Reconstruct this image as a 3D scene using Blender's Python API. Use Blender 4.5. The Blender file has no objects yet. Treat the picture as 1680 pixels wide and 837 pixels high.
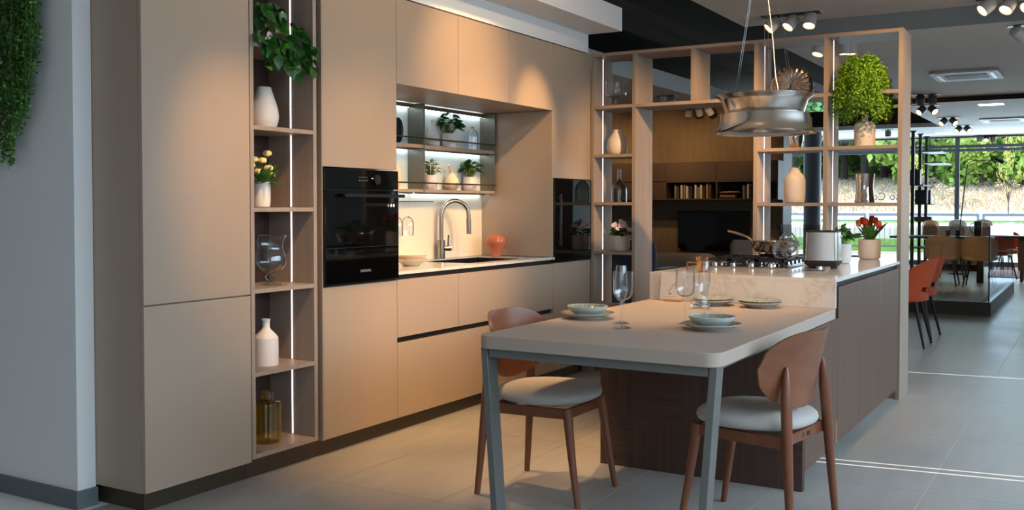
import bpy, bmesh, math, random
from mathutils import Vector, Matrix
R_ = random.Random(7)
PI = math.pi
SC = bpy.context.scene
COL = SC.collection

# ------------------------------------------------------------------ camera
F_PX, CY, YAW, PITCH = 1631.2, 383.94, math.radians(30.582), math.radians(1.633)
CAM = Vector((0.0, -3.3503, 1.2689))
_f0 = Vector((math.cos(YAW), math.sin(YAW), 0)); _r = Vector((math.sin(YAW), -math.cos(YAW), 0)); _z = Vector((0, 0, 1))
_fw = _f0*math.cos(PITCH) - _z*math.sin(PITCH); _up = _z*math.cos(PITCH) + _f0*math.sin(PITCH)
cd = bpy.data.cameras.new('camera'); cam = bpy.data.objects.new('camera', cd); COL.objects.link(cam)
cam.matrix_world = Matrix(((_r.x, _up.x, -_fw.x, CAM.x), (_r.y, _up.y, -_fw.y, CAM.y), (_r.z, _up.z, -_fw.z, CAM.z), (0, 0, 0, 1)))
cd.sensor_width = 36; cd.lens = F_PX/1680*36; cd.shift_y = (CY-418.5)/1680; cd.clip_end = 500; cd.clip_start = .05
SC.camera = cam

def at(x, y, **k):
    """photo pixel -> point on the plane X=, Y= or Z="""
    v = _fw*F_PX + _r*(x-840) - _up*(y-CY)
    a, val = list(k.items())[0]; i = 'XYZ'.index(a)
    return CAM + v*((val-CAM[i])/v[i])

# ------------------------------------------------------------------ light
W = bpy.data.worlds.new('sky'); SC.world = W; W.use_nodes = True
bg = W.node_tree.nodes['Background']; bg.inputs[0].default_value = (.62, .78, 1, 1); bg.inputs[1].default_value = 3.6
def light(name, kind, loc, target, power, color, **k):
    d = bpy.data.lights.new(name, kind); d.energy = power; d.color = color
    for a, b in k.items(): setattr(d, a, b)
    o = bpy.data.objects.new(name, d); COL.objects.link(o); o.location = loc
    o.rotation_euler = (Vector(target)-Vector(loc)).to_track_quat('-Z', 'Y').to_euler()
    return o
WARM = (1, .59, .26)
light('sun', 'SUN', (20, -20, 20), (20-.14*10, -20+10, 20-7.0), 15.0, (1, .95, .86), angle=.0015)
light('window_daylight_side', 'AREA', (4.0, -5.8, 1.7), (4.0, 0, -2.9), 280, (.64, .83, 1), shape='RECTANGLE', size=10, size_y=2.2, spread=math.radians(115))
light('window_daylight_back', 'AREA', (-2.8, -2.6, 1.6), (5, -1.6, 1.3), 38, (.82, .90, 1), shape='RECTANGLE', size=4.5, size_y=2.2)
light('window_daylight_far', 'AREA', (22.5, 0, 1.4), (12, -.5, .4), 240, (.56, .78, 1), shape='RECTANGLE', size=8, size_y=2.4)
def spot(loc, tgt, p, ang=50, blend=.6, color=WARM, r=.03):
    return light('spot_beam', 'SPOT', loc, tgt, p, color, spot_size=math.radians(ang), spot_blend=blend, shadow_soft_size=r)
# track spots of the kitchen ceiling, aimed at the fronts, worktop and table, plus one added fill
spot((2.75, -1.4, 2.9), (3.28, 0, 1.36), 175, 30, 1)
spot((3.6, -1.7, 2.9), (4.25, 0, 1.0), 165, 46, 1)
spot((4.4, -2.0, 2.9), (4.7, .1, 2.35), 75, 110, 1, (1, .74, .46))  # wide fill added to brighten the bulkhead and upper fronts, not a track spot
spot((4.6, -1.7, 2.9), (4.85, 0, .62), 220, 42, 1)
spot((5.5, -1.6, 2.9), (5.2, .35, 1.0), 210, 42, 1)
spot((4.9, -1.1, 2.9), (5.15, 0, 2.0), 120, 56, 1)
spot((5.7, -1.2, 2.9), (5.98, 0, 1.86), 230, 25, 1)
spot((3.9, -.8, 2.9), (4.3, -.55, 0), 270, 46, .9)
spot((5.3, -1.0, 2.9), (4.6, -1.45, .75), 210, 42, .9)
spot((5.2, -2.7, 2.9), (7.0, -.45, 1.4), 480, 36, .8)
spot((5.4, -3.2, 2.9), (7.0, -1.9, 1.7), 250, 40, .8)
spot((3.9, -2.2, 2.9), (5.4, -1.8, .9), 150, 40, .9)
SC.view_settings.view_transform = 'Standard'; SC.view_settings.look = 'None'
SC.view_settings.exposure = 0.0; SC.view_settings.gamma = 1; SC.view_settings.use_curve_mapping = False
SC.cycles.max_bounces = 8; SC.cycles.transparent_max_bounces = 24
SC.cycles.caustics_reflective = False; SC.cycles.caustics_refractive = False
SC.cycles.sample_clamp_indirect = 6

# ------------------------------------------------------------------ materials
def lin(c):
    return tuple(((v/255)/12.92 if v/255 <= .04045 else ((v/255+.055)/1.055)**2.4) for v in c)
class NT:
    def __init__(s, name):
        m = bpy.data.materials.new(name); m.use_nodes = True; s.m = m; s.t = m.node_tree
        s.p = s.t.nodes['Principled BSDF']; s.out = s.t.nodes['Material Output']
    def n(s, kind, **k):
        o = s.t.nodes.new('ShaderNode'+kind)
        for a, b in k.items():
            if a[0] == '_': o.inputs[a[1:].replace('_', ' ')].default_value = b
            else: setattr(o, a, b)
        return o
    def l(s, a, b): s.t.links.new(a, b)
    def pos(s, scale=(1, 1, 1), rot=(0, 0, 0)):
        g = s.n('NewGeometry'); mp = s.n('Mapping'); mp.inputs['Scale'].default_value = scale; mp.inputs['Rotation'].default_value = rot
        s.l(g.outputs['Position'], mp.inputs['Vector']); return mp.outputs['Vector']
    def noise(s, vec, scale, detail=4, rough=.6):
        o = s.n('TexNoise'); o.inputs['Scale'].default_value = scale; o.inputs['Detail'].default_value = detail; o.inputs['Roughness'].default_value = rough
        s.l(vec, o.inputs['Vector']); return o.outputs['Fac']
    def ramp(s, fac, stops):
        r = s.n('ValToRGB'); e = r.color_ramp.elements
        while len(e) < len(stops): e.new(.5)
        for i, (p, c) in enumerate(stops): e[i].position = p; e[i].color = (*c, 1)
        s.l(fac, r.inputs['Fac']); return r.outputs['Color']
    def bump(s, h, strength=.2, dist=.01):
        b = s.n('Bump'); b.inputs['Strength'].default_value = strength; b.inputs['Distance'].default_value = dist
        s.l(h, b.inputs['Height']); s.l(b.outputs['Normal'], s.p.inputs['Normal'])
def sh(c, k): return tuple(min(1, v*k) for v in c)
def mat(name, c, rough=.5, metal=0, var=0, vs=4, bump=0, bs=200, spec=.5, stretch=(1, 1, 1), coat=0, sheen=0):
    m = NT(name); c = lin(c); p = m.p
    p.inputs['Base Color'].default_value = (*c, 1); p.inputs['Roughness'].default_value = rough; p.inputs['Metallic'].default_value = metal
    p.inputs['Specular IOR Level'].default_value = spec; p.inputs['Coat Weight'].default_value = coat; p.inputs['Sheen Weight'].default_value = sheen
    if var:
        f = m.noise(m.pos(stretch), vs, 5)
        m.l(m.ramp(f, [(.3, sh(c, 1-var)), (.7, sh(c, 1+var))]), p.inputs['Base Color'])
    if bump: m.bump(m.noise(m.pos(stretch), bs, 3), bump, .002)
    return m.m
def wood(name, a, b, axis='Z', scale=18, rough=.45, bump=.08):
    m = NT(name); st = {'X': (.06, 1, 1), 'Y': (1, .06, 1), 'Z': (1, 1, .06)}[axis]
    v = m.pos(st); f = m.noise(v, scale, 8, .65)
    m.l(m.ramp(f, [(.32, lin(a)), (.68, lin(b))]), m.p.inputs['Base Color']); m.p.inputs['Roughness'].default_value = rough
    m.bump(m.noise(v, scale*3, 4), bump, .002); return m.m
def emit(name, c, s):
    m = NT(name); m.p.inputs['Base Color'].default_value = (*lin(c), 1)
    m.p.inputs['Emission Color'].default_value = (*lin(c), 1); m.p.inputs['Emission Strength'].default_value = s; return m.m
def thin_glass(name, tint=(1, 1, 1), refl=.9, edge=.35, rough=.0, base=.03):
    m = NT(name); t = m.n('BsdfTransparent'); t.inputs['Color'].default_value = (*tint, 1)
    g = m.n('BsdfGlossy'); g.inputs['Roughness'].default_value = rough; g.inputs['Color'].default_value = (.9, .95, 1, 1)
    lw = m.n('LayerWeight'); lw.inputs['Blend'].default_value = edge
    mr = m.n('MapRange'); mr.inputs['To Min'].default_value = base; mr.inputs['To Max'].default_value = refl
    m.l(lw.outputs['Fresnel'], mr.inputs['Value']); mx = m.n('MixShader')
    m.l(mr.outputs['Result'], mx.inputs['Fac']); m.l(t.outputs[0], mx.inputs[1]); m.l(g.outputs[0], mx.inputs[2])
    m.l(mx.outputs[0], m.out.inputs['Surface']); return m.m
M = {}
M['white'] = mat('white_paint', (228, 229, 229), .75, bump=.05, bs=300)
M['gypsum'] = mat('gypsum', (236, 220, 205), .8)
M['black'] = mat('black_void', (14, 14, 14), .9)
M['kerb'] = mat('dark_kerb', (78, 70, 62), .6)
M['charcoal'] = mat('charcoal_paint', (44, 42, 39), .85)
M['riser'] = mat('riser_daylight_shade', (150, 158, 163), .8)  # plaster like the panels, with dim blue-grey daylight put into its colour
M['brownbeam'] = mat('brown_beam', (60, 50, 43), .85)
M['base'] = mat('grey_skirting', (98, 104, 108), .5)
M['lam'] = mat('cappuccino_laminate', (168, 149, 131), .38, var=.02, vs=2, bump=.03, bs=900)
M['plinth'] = mat('bronze_plinth', (78, 68, 55), .32, metal=.4)
M['gap'] = mat('dark_channel', (34, 29, 24), .45, metal=.3)
M['frame'] = wood('taupe_ash', (162, 145, 130), (150, 133, 119), 'Z', 26, .5, .05)
M['frameY'] = wood('taupe_ash_flat', (162, 145, 130), (150, 133, 119), 'Y', 26, .5, .05)
M['inner'] = wood('taupe_inner', (140, 123, 112), (128, 112, 102), 'Z', 30, .5, .05)
M['darkwood'] = wood('dark_elm_back', (72, 50, 40), (46, 31, 25), 'X', 22, .5, .1)
M['led'] = emit('led_white', (255, 240, 250), 4.5)
M['ledcool'] = emit('led_cool', (232, 246, 255), 16)
M['lens'] = emit('lamp_lens', (255, 206, 150), 7)
M['panelled'] = emit('led_panel', (255, 244, 226), 6)
M['blackglass'] = mat('black_glass', (6, 6, 7), .04, spec=.6)
M['ovenside'] = mat('oven_metal', (58, 66, 72), .3, metal=.8)
M['darkmetal'] = mat('dark_metal', (48, 48, 49), .35, metal=.7)
M['print'] = mat('grey_print', (150, 150, 150), .5)
M['printw'] = emit('lit_print', (220, 220, 220), .6)
M['steel'] = mat('brushed_steel', (190, 186, 180), .24, metal=1, var=.05, vs=3, bump=.06, bs=60, stretch=(1, 1, .04))
def brushed_round(name, c, rough):
    m = NT(name); m.p.inputs['Base Color'].default_value = (*lin(c), 1); m.p.inputs['Metallic'].default_value = 1; m.p.inputs['Roughness'].default_value = rough
    tg = m.n('Tangent'); tg.direction_type = 'RADIAL'; tg.axis = 'Z'; m.l(tg.outputs['Tangent'], m.p.inputs['Tangent'])
    m.p.inputs['Anisotropic'].default_value = .75; m.p.inputs['Anisotropic Rotation'].default_value = .25; return m.m
M['hoodsteel'] = brushed_round('brushed_hood_steel', (206, 201, 194), .17)
M['chrome'] = mat('polished_chrome', (205, 205, 205), .06, metal=1)
M['nickel'] = mat('brushed_nickel', (178, 164, 146), .22, metal=1)
M['bronze'] = mat('bronze_rail', (92, 78, 62), .35, metal=.8)
M['rackgreen'] = mat('olive_grey_lacquer', (112, 110, 98), .35, metal=.3)
M['rackback'] = mat('mint_back_panel', (222, 232, 226), .25)
M['splash'] = mat('cream_splash', (236, 226, 206), .28)
def marble():
    m = NT('white_quartz'); v = m.pos((1, 1, 1)); a = m.noise(v, 3.2, 8, .7)
    c = m.ramp(a, [(.44, lin((224, 217, 208))), (.490, lin((221, 213, 203))), (.5, lin((205, 194, 181))), (.510, lin((221, 213, 203))), (.56, lin((227, 221, 213)))])
    m.l(c, m.p.inputs['Base Color']); m.p.inputs['Roughness'].default_value = .12; return m.m
M['quartz'] = marble()
def veneer(name, a, b, ch):
    m = NT(name); p = m.pos((1, 1, 1)); ck = m.n('TexChecker'); ck.inputs['Scale'].default_value = ch; m.l(p, ck.inputs['Vector'])
    f1 = m.noise(m.pos((1, .05, 1.6)), 40, 6, .7); f2 = m.noise(m.pos((1.6, 1.6, .05)), 40, 6, .7)
    mx = m.n('Mix'); m.l(ck.outputs['Fac'], mx.inputs['Factor']); m.l(f1, mx.inputs['A']); m.l(f2, mx.inputs['B'])
    m.l(m.ramp(mx.outputs['Result'], [(.3, lin(a)), (.7, lin(b))]), m.p.inputs['Base Color'])
    m.p.inputs['Roughness'].default_value = .45; m.bump(mx.outputs['Result'], .06, .002); return m.m
M['endveneer'] = veneer('smoked_oak_mosaic', (58, 40, 33), (84, 60, 48), 4.2)
M['sideveneer'] = wood('smoked_oak_door', (84, 62, 49), (103, 78, 64), 'Z', 30, .42, .06)
M['table'] = mat('taupe_table_laminate', (176, 161, 148), .5, bump=.03, bs=900)
M['tablemetal'] = mat('taupe_metal', (116, 116, 112), .4, metal=.2)
M['walnut'] = wood('walnut_chair', (130, 78, 50), (104, 60, 38), 'Z', 16, .38, .04)
M['walnutb'] = wood('walnut_backrest', (136, 86, 58), (112, 68, 45), 'X', 9, .36, .03)
M['seatfab'] = mat('pale_grey_fabric', (182, 178, 172), .9, var=.06, vs=500, bump=.4, bs=900, sheen=.2)
M['tag'] = mat('black_tag', (20, 20, 22), .6)
M['ceramic'] = mat('matt_white_ceramic', (226, 218, 211), .55)
M['marbled'] = mat('marbled_ceramic', (222, 218, 214), .5, var=.10, vs=9)
M['celadon'] = mat('celadon_glaze', (196, 206, 200), .16, var=.12, vs=60)
M['celadonin'] = mat('speckled_glaze', (146, 150, 138), .14, var=.4, vs=90)
M['plate'] = mat('cream_plate_rim', (206, 200, 190), .2)
M['cream'] = mat('cream_ceramic', (232, 214, 184), .35)
M['coral'] = mat('coral_glass', (206, 112, 82), .18, spec=.7)
M['beige'] = mat('beige_ceramic', (232, 205, 172), .5)
M['mirror'] = mat('mirrored_silver', (214, 206, 198), .05, metal=1)
M['silverg'] = mat('antique_silver_glass', (176, 164, 150), .16, metal=.95, var=.2, vs=40)
M['glass'] = thin_glass('clear_glass', (.982, .99, .992), .7, .16, 0, .05)
M['amber'] = thin_glass('amber_glass', (.96, .87, .54), .6, .16, 0, .05)
M['orangeglass'] = thin_glass('orange_glass', (.97, .66, .10), .6, .16, 0, .05)
M['smoke'] = thin_glass('smoked_bottle', (.80, .79, .74), .75, .2, 0, .06)
M['pane'] = thin_glass('window_pane', (.93, .965, .97), .5, .12, 0, .015)
M['barrier'] = thin_glass('grey_barrier_glass', (.70, .70, .66), .5, .12, 0, .03)
M['greenedge'] = mat('green_glass_edge', (16, 74, 62), .15)
M['soil'] = mat('soil', (48, 36, 28), .9)
def leafm(name, a, b, rough=.4, sc=30):
    m = NT(name); f = m.noise(m.pos((1, 1, 1)), sc, 3)
    m.l(m.ramp(f, [(.35, lin(a)), (.65, lin(b))]), m.p.inputs['Base Color']); m.p.inputs['Roughness'].default_value = rough
    m.p.inputs['Subsurface Weight'].default_value = 0; return m.m
M['pothos'] = leafm('pothos_leaf', (18, 62, 26), (44, 104, 32), .35, 24)
M['limeleaf'] = leafm('lime_leaf', (70, 140, 30), (104, 164, 40), .4)
M['ivy'] = leafm('ivy_leaf', (22, 62, 24), (52, 112, 34), .5, 18)
M['boxwood'] = leafm('boxwood_leaf', (76, 132, 14), (150, 190, 44), .5, 26)
M['plantd'] = leafm('deep_green_leaf', (20, 66, 24), (44, 102, 34), .35, 30)
M['plantm'] = leafm('mid_green_leaf', (46, 92, 34), (84, 128, 48), .45, 30)
M['varieg'] = leafm('variegated_leaf', (86, 108, 56), (214, 206, 150), .5, 120)
M['stem'] = mat('plant_stem', (104, 112, 48), .6)
M['yellow'] = mat('cream_yellow_petal', (246, 226, 150), .6)
M['lilac'] = mat('lilac_petal', (238, 222, 234), .6, var=.15, vs=80)
M['tulip'] = mat('tulip_petal', (214, 62, 24), .45, var=.25, vs=40)
M['tulipy'] = mat('tulip_petal_orange', (232, 120, 40), .45, var=.2, vs=40)
M['castiron'] = mat('cast_iron', (36, 34, 33), .5, metal=.3)
M['panin'] = mat('pan_steel', (196, 180, 160), .16, metal=1)
M['grout'] = mat('pale_grout', (226, 223, 217), .8)
def floor_mat():
    m = NT('concrete_tile'); v = m.pos((1, 1, 1)); a = m.noise(v, 1.1, 8, .6); b = m.noise(m.pos((.5, 2.5, 1)), 5, 6, .6)
    mx = m.n('Mix'); mx.inputs['Factor'].default_value = .4; m.l(a, mx.inputs['A']); m.l(b, mx.inputs['B'])
    m.l(m.ramp(mx.outputs['Result'], [(.35, lin((146, 143, 139))), (.65, lin((170, 166, 161)))]), m.p.inputs['Base Color'])
    rr = m.n('MapRange'); rr.inputs['To Min'].default_value = .26; rr.inputs['To Max'].default_value = .5; m.l(mx.outputs['Result'], rr.inputs['Value'])
    m.l(rr.outputs['Result'], m.p.inputs['Roughness']); m.bump(b, .06, .003); return m.m
M['floor'] = floor_mat()
def woven():
    m = NT('woven_wall_relief'); v = m.pos((1, 1, 1)); w1 = m.n('TexWave'); w1.bands_direction = 'Z'; w1.inputs['Scale'].default_value = 22; w1.inputs['Distortion'].default_value = 7; w1.inputs['Detail'].default_value = 2; w1.inputs['Detail Scale'].default_value = .8
    w2 = m.n('TexWave'); w2.bands_direction = 'Y'; w2.inputs['Scale'].default_value = 2.3; w2.inputs['Distortion'].default_value = 6
    m.l(v, w1.inputs['Vector']); m.l(v, w2.inputs['Vector']); mx = m.n('Mix'); mx.inputs['Factor'].default_value = .12
    m.l(w1.outputs['Fac'], mx.inputs['A']); m.l(w2.outputs['Fac'], mx.inputs['B'])
    m.l(m.ramp(mx.outputs['Result'], [(.1, lin((112, 96, 76))), (.9, lin((158, 138, 112)))]), m.p.inputs['Base Color'])
    m.p.inputs['Roughness'].default_value = .7; m.bump(mx.outputs['Result'], .6, .012); return m.m
M['woven'] = woven()
M['tvbrown'] = mat('mocha_lacquer', (84, 68, 57), .5)
M['tvdark'] = mat('dark_shelf_interior', (26, 21, 18), .6)
M['tvscreen'] = mat('tv_screen', (4, 4, 5), .08)
M['navy'] = mat('navy_velvet', (14, 30, 48), .8, sheen=.3)
M['sandfab'] = mat('sand_fabric', (176, 157, 136), .9, bump=.2, bs=400)
M['rustfab'] = mat('rust_fabric', (184, 74, 30), .85, bump=.2, bs=400, sheen=.2)
M['bluegrey'] = mat('blue_grey_column', (70, 78, 86), .5)
M['alu'] = mat('window_aluminium', (92, 102, 112), .4, metal=.4)
M['cushion'] = mat('pale_cushion', (190, 184, 176), .9)
M['rug'] = mat('terracotta_rug', (140, 100, 84), .95, var=.2, vs=12)
M['paper'] = mat('card_paper', (226, 216, 206), .7)
M['red'] = mat('red_mark', (196, 60, 44), .6)
M['oak'] = mat('oak_block', (206, 152, 104), .5)
M['skyrail'] = mat('galvanised_rail', (128, 146, 164), .45, metal=.2)
M['lawn'] = leafm('lawn', (74, 120, 36), (108, 150, 60), .9, 3)
M['meadow'] = leafm('dry_meadow', (176, 158, 134), (200, 182, 156), .95, .5)
M['asphalt'] = mat('pale_road', (168, 170, 172), .9)
M['pavement'] = mat('bright_pavement', (214, 210, 202), .9)
M['tree1'] = leafm('tree_leaf_bright', (112, 160, 56), (184, 208, 104), .7, .9)
M['tree2'] = leafm('tree_leaf_dark', (58, 112, 66), (104, 156, 96), .7, .9)
M['tree3'] = leafm('tree_leaf_plum', (104, 58, 76), (146, 92, 104), .7, .9)
M['tree4'] = leafm('tree_leaf_yellow', (150, 146, 64), (196, 176, 90), .7, .9)
M['bark'] = mat('tree_bark', (74, 64, 58), .9, var=.2, vs=3)
M['plasticw'] = mat('white_plastic', (214, 214, 212), .5)
M['vinyl'] = mat('blue_window_vinyl', (150, 180, 220), .6)

# ------------------------------------------------------------------ mesh helpers
class MB:
    def __init__(s): s.v = []; s.f = []
    def add(s, v, f, mtx=None):
        o = len(s.v); s.v += [tuple(mtx @ Vector(p)) if mtx else tuple(p) for p in v]; s.f += [tuple(i+o for i in q) for q in f]; return s
    def box(s, x0, x1, y0, y1, z0, z1, mtx=None):
        v = [(x, y, z) for z in (z0, z1) for y in (y0, y1) for x in (x0, x1)]
        return s.add(v, [(0, 2, 3, 1), (4, 5, 7, 6), (0, 1, 5, 4), (2, 6, 7, 3), (0, 4, 6, 2), (1, 3, 7, 5)], mtx)
    def lathe(s, prof, n=28, c=(0, 0, 0), mtx=None, ribs=0, amp=0, sx=1, sy=1):
        v = []; f = []; rings = []
        for r, z in prof:
            if r < 1e-6: rings.append([len(v)]); v.append((c[0], c[1], c[2]+z))
            else:
                b = len(v); rings.append(list(range(b, b+n)))
                for i in range(n):
                    a = 2*PI*i/n; rr = r*(1+(amp*math.cos(ribs*a) if ribs else 0))
                    v.append((c[0]+rr*math.cos(a)*sx, c[1]+rr*math.sin(a)*sy, c[2]+z))
        for A, B in zip(rings, rings[1:]):
            if len(A) == 1 and len(B) == 1: continue
            for i in range(n):
                j = (i+1) % n
                if len(A) == 1: f.append((A[0], B[j], B[i]))
                elif len(B) == 1: f.append((A[i], A[j], B[0]))
                else: f.append((A[i], A[j], B[j], B[i]))
        return s.add(v, f, mtx)
    def tube(s, pts, r, n=8, caps=True, mtx=None, sq=None):
        pts = [Vector(p) for p in pts]; k = len(pts); rs = r if isinstance(r, (list, tuple)) else [r]*k
        v = []; f = []; ref = None
        for i, p in enumerate(pts):
            t = (pts[min(i+1, k-1)]-pts[max(i-1, 0)]).normalized()
            if ref is None: ref = Vector((0, 0, 1)) if abs(t.z) < .9 else Vector((1, 0, 0))
            a = (ref - t*ref.dot(t)).normalized(); b = t.cross(a); ref = a
            for j in range(n):
                g = 2*PI*j/n + (PI/4 if n == 4 else 0); v.append(tuple(p + (a*math.cos(g)+b*math.sin(g))*rs[i]))
        for i in range(k-1):
            for j in range(n):
                q = (j+1) % n; f.append((i*n+j, i*n+q, (i+1)*n+q, (i+1)*n+j))
        if caps: f.append(tuple(range(n))[::-1]); f.append(tuple((k-1)*n+j for j in range(n)))
        return s.add(v, f, mtx)
    def prism(s, poly, z0, z1, mtx=None):
        n = len(poly); v = [(x, y, z0) for x, y in poly]+[(x, y, z1) for x, y in poly]
        f = [tuple(range(n))[::-1], tuple(range(n, 2*n))]+[(i, (i+1) % n, n+(i+1) % n, n+i) for i in range(n)]
        return s.add(v, f, mtx)
    def stack(s, outline, rings, mtx=None, c=(0, 0, 0)):
        """outline: list of (x, y); rings: (scale, z)"""
        n = len(outline); v = []; f = []
        for k, z in rings: v += [(c[0]+x*k, c[1]+y*k, c[2]+z) for x, y in outline]
        for i in range(len(rings)-1):
            for j in range(n): q = (j+1) % n; f.append((i*n+j, i*n+q, (i+1)*n+q, (i+1)*n+j))
        f.append(tuple(range(n))[::-1]); f.append(tuple((len(rings)-1)*n+j for j in range(n)))
        return s.add(v, f, mtx)
    def mesh(s, name, m, smooth=True, ang=.7, recalc=True):
        me = bpy.data.meshes.new(name); me.from_pydata(s.v, [], s.f)
        if recalc:
            b = bmesh.new(); b.from_mesh(me); bmesh.ops.recalc_face_normals(b, faces=b.faces); b.to_mesh(me); b.free()
        if smooth:
            me.polygons.foreach_set('use_smooth', [True]*len(me.polygons)); me.set_sharp_from_angle(angle=ang)
        me.materials.append(M[m] if isinstance(m, str) else m); me.update(); return me
    def build(s, name, m, parent=None, w=False, bevel=0, **k):
        if w and parent is not None:
            r = parent
            while r.parent is not None: r = r.parent
            L = r.location; s.v = [(x-L.x, y-L.y, z-L.z) for x, y, z in s.v]
        o = bpy.data.objects.new(name, s.mesh(name, m, **k)); COL.objects.link(o); o.parent = parent
        if bevel:
            b = o.modifiers.new('bevel', 'BEVEL'); b.width = bevel; b.segments = 2; b.limit_method = 'ANGLE'; b.angle_limit = .6
        return o
def tag(o, label, cat, group=None):
    o['label'] = label; o['category'] = cat
    if group: o['group'] = group
    return o
def thing(name, label, cat, loc=(0, 0, 0), rz=0, group=None):
    o = bpy.data.objects.new(name, None); COL.objects.link(o); o.location = loc; o.rotation_euler = (0, 0, rz); o.empty_display_size = .05
    return tag(o, label, cat, group)
def struct(o): o['kind'] = 'structure'; return o
def dup(root, loc=None, rz=None, label=None):
    def cp(o, p):
        c = o.copy(); COL.objects.link(c); c.parent = p
        for ch in o.children: cp(ch, c)
        return c
    r = cp(root, None)
    if loc is not None: r.location = loc
    if rz is not None: r.rotation_euler = (0, 0, rz)
    if label: r['label'] = label
    return r
def bx(name, m, parent, *a, w=True, bevel=0, **k): return MB().box(*a).build(name, m, parent, w=w, bevel=bevel, **k)
def inst(name, me, parent, mtx):
    o = bpy.data.objects.new(name, me); COL.objects.link(o); o.parent = parent; o.matrix_local = mtx; return o
def rrect(x0, x1, y0, y1, r, n=6, corners=(1, 1, 1, 1)):
    P = []
    for (cx, cy, a0), on in zip(((x1-r, y1-r, 0), (x0+r, y1-r, 90), (x0+r, y0+r, 180), (x1-r, y0+r, 270)), corners):
        if on: P += [(cx+r*math.cos(math.radians(a0+90*i/n)), cy+r*math.sin(math.radians(a0+90*i/n))) for i in range(n+1)]
        else: P.append((cx+(r if a0 in (0, 270) else -r), cy+(r if a0 in (0, 90) else -r)))
    return P
def selps(a, b, e=2.6, n=40):
    f = lambda c: math.copysign(abs(c)**(2/e), c)
    return [(a*f(math.cos(2*PI*i/n)), b*f(math.sin(2*PI*i/n))) for i in range(n)]
def curve(pts, n=8):
    """Catmull-Rom through pts"""
    P = [Vector(p) for p in pts]; P = [P[0]*2-P[1]]+P+[P[-1]*2-P[-2]]; out = []
    for i in range(1, len(P)-2):
        a, b, c, d = P[i-1:i+3]
        for k in range(n):
            t = k/n; out.append(.5*((2*b)+(c-a)*t+(2*a-5*b+4*c-d)*t*t+(3*b-a-3*c+d)*t**3))
    return out+[P[-2]]
def prof(pts, n=6): return [(max(0, p.x), p.y) for p in curve([(r, z, 0) for r, z in pts], n)]
def text(name, body, size, m, parent, mtx, ext=.0004, align='CENTER'):
    c = bpy.data.curves.new(name, 'FONT'); c.body = body; c.size = size; c.extrude = ext; c.align_x = align; c.align_y = 'CENTER'; c.materials.append(M[m])
    f = bpy.data.objects.new(name+'_font', c); me = bpy.data.meshes.new_from_object(f); me.materials.clear(); me.materials.append(M[m]); bpy.data.objects.remove(f)
    o = bpy.data.objects.new(name, me); COL.objects.link(o); o.parent = parent; o.matrix_local = mtx; return o
def frameM(o, x, y, z):
    return Matrix(((x[0], y[0], z[0], o[0]), (x[1], y[1], z[1], o[1]), (x[2], y[2], z[2], o[2]), (0, 0, 0, 1)))
# ------------------------------------------------------------------ the setting
XF = 22.8                                     # glazed facade
fl = struct(MB().box(-3, XF, -6, 4.6, -.08, -.0015).build('floor', 'grout'))
TX, TY, TX0, TY0 = 1.205, .5925, 3.482, -.332
tile = MB().box(.0015, TX-.0015, .0015, TY-.0015, -.02, 0).mesh('floor_tile', 'floor', smooth=False)
for i in range(-4, 12):
    for j in range(-10, 6 if i > 2 else 2):
        x = TX0+i*TX; y = TY0+(j-1)*TY
        if y < -6 or y+TY > 4.6: continue
        inst('floor_tile', tile, fl, Matrix.Translation((x, y, 0)))
MB().box(TX0+12*TX, XF, -5.9, 4.5, -.05, 0).build('floor_far_area', 'floor', fl)
# ceilings: open black void with gypsum panels stepped down towards the facade
ce = struct(MB().box(-3, XF, -6, 4.6, 3.75, 3.85).build('ceiling', 'black'))
def cpart(name, m, *a): return MB().box(*a).build(name, m, ce)
cpart('ceiling_panel', 'gypsum', -3, 9.22, -6, -.445, 2.95, 3.02)
cpart('ceiling_panel', 'gypsum', 9.22, 15.19, -6, -.70, 2.791, 2.86)
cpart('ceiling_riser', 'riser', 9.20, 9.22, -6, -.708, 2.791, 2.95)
cpart('ceiling_panel', 'white', 15.19, XF, -6, -.81, 2.724, 2.80)
cpart('ceiling_riser', 'brownbeam', 15.17, 15.19, -6, -.70, 2.724, 2.791)
cpart('ceiling_panel', 'white', 19.8, XF, -.81, 4.6, 2.724, 2.80)
cpart('ceiling_riser', 'brownbeam', 19.8, 19.83, -.81, 4.6, 2.80, 3.1)
cpart('ceiling_panel', 'gypsum', 7.0, 19.8, 1.54, 4.6, 2.791, 2.86)
cpart('ceiling_fascia', 'white', 7.0, 19.8, 1.52, 1.54, 2.791, 3.0)
cpart('ceiling_beam', 'charcoal', -3, 19.8, .31, .33, 3.1, 3.75)
cpart('ceiling_beam', 'brownbeam', -3, 19.8, .33, .95, 3.1, 3.2)
cpart('ceiling_beam', 'charcoal', -3, 19.8, 1.15, 1.3, 3.45, 3.6)
cpart('ceiling_track', 'charcoal', -3, 19.8, .60, .615, 3.085, 3.1)
cpart('cornice_front', 'white', -1, 6.79, -.285, -.255, 2.56, 2.73)
cpart('cornice_underside', 'white', -1, 6.79, -.255, .64, 2.56, 2.59)
cpart('cornice_face', 'white', 2.6, 6.80, -.002, .03, 2.422, 2.56)
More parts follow.
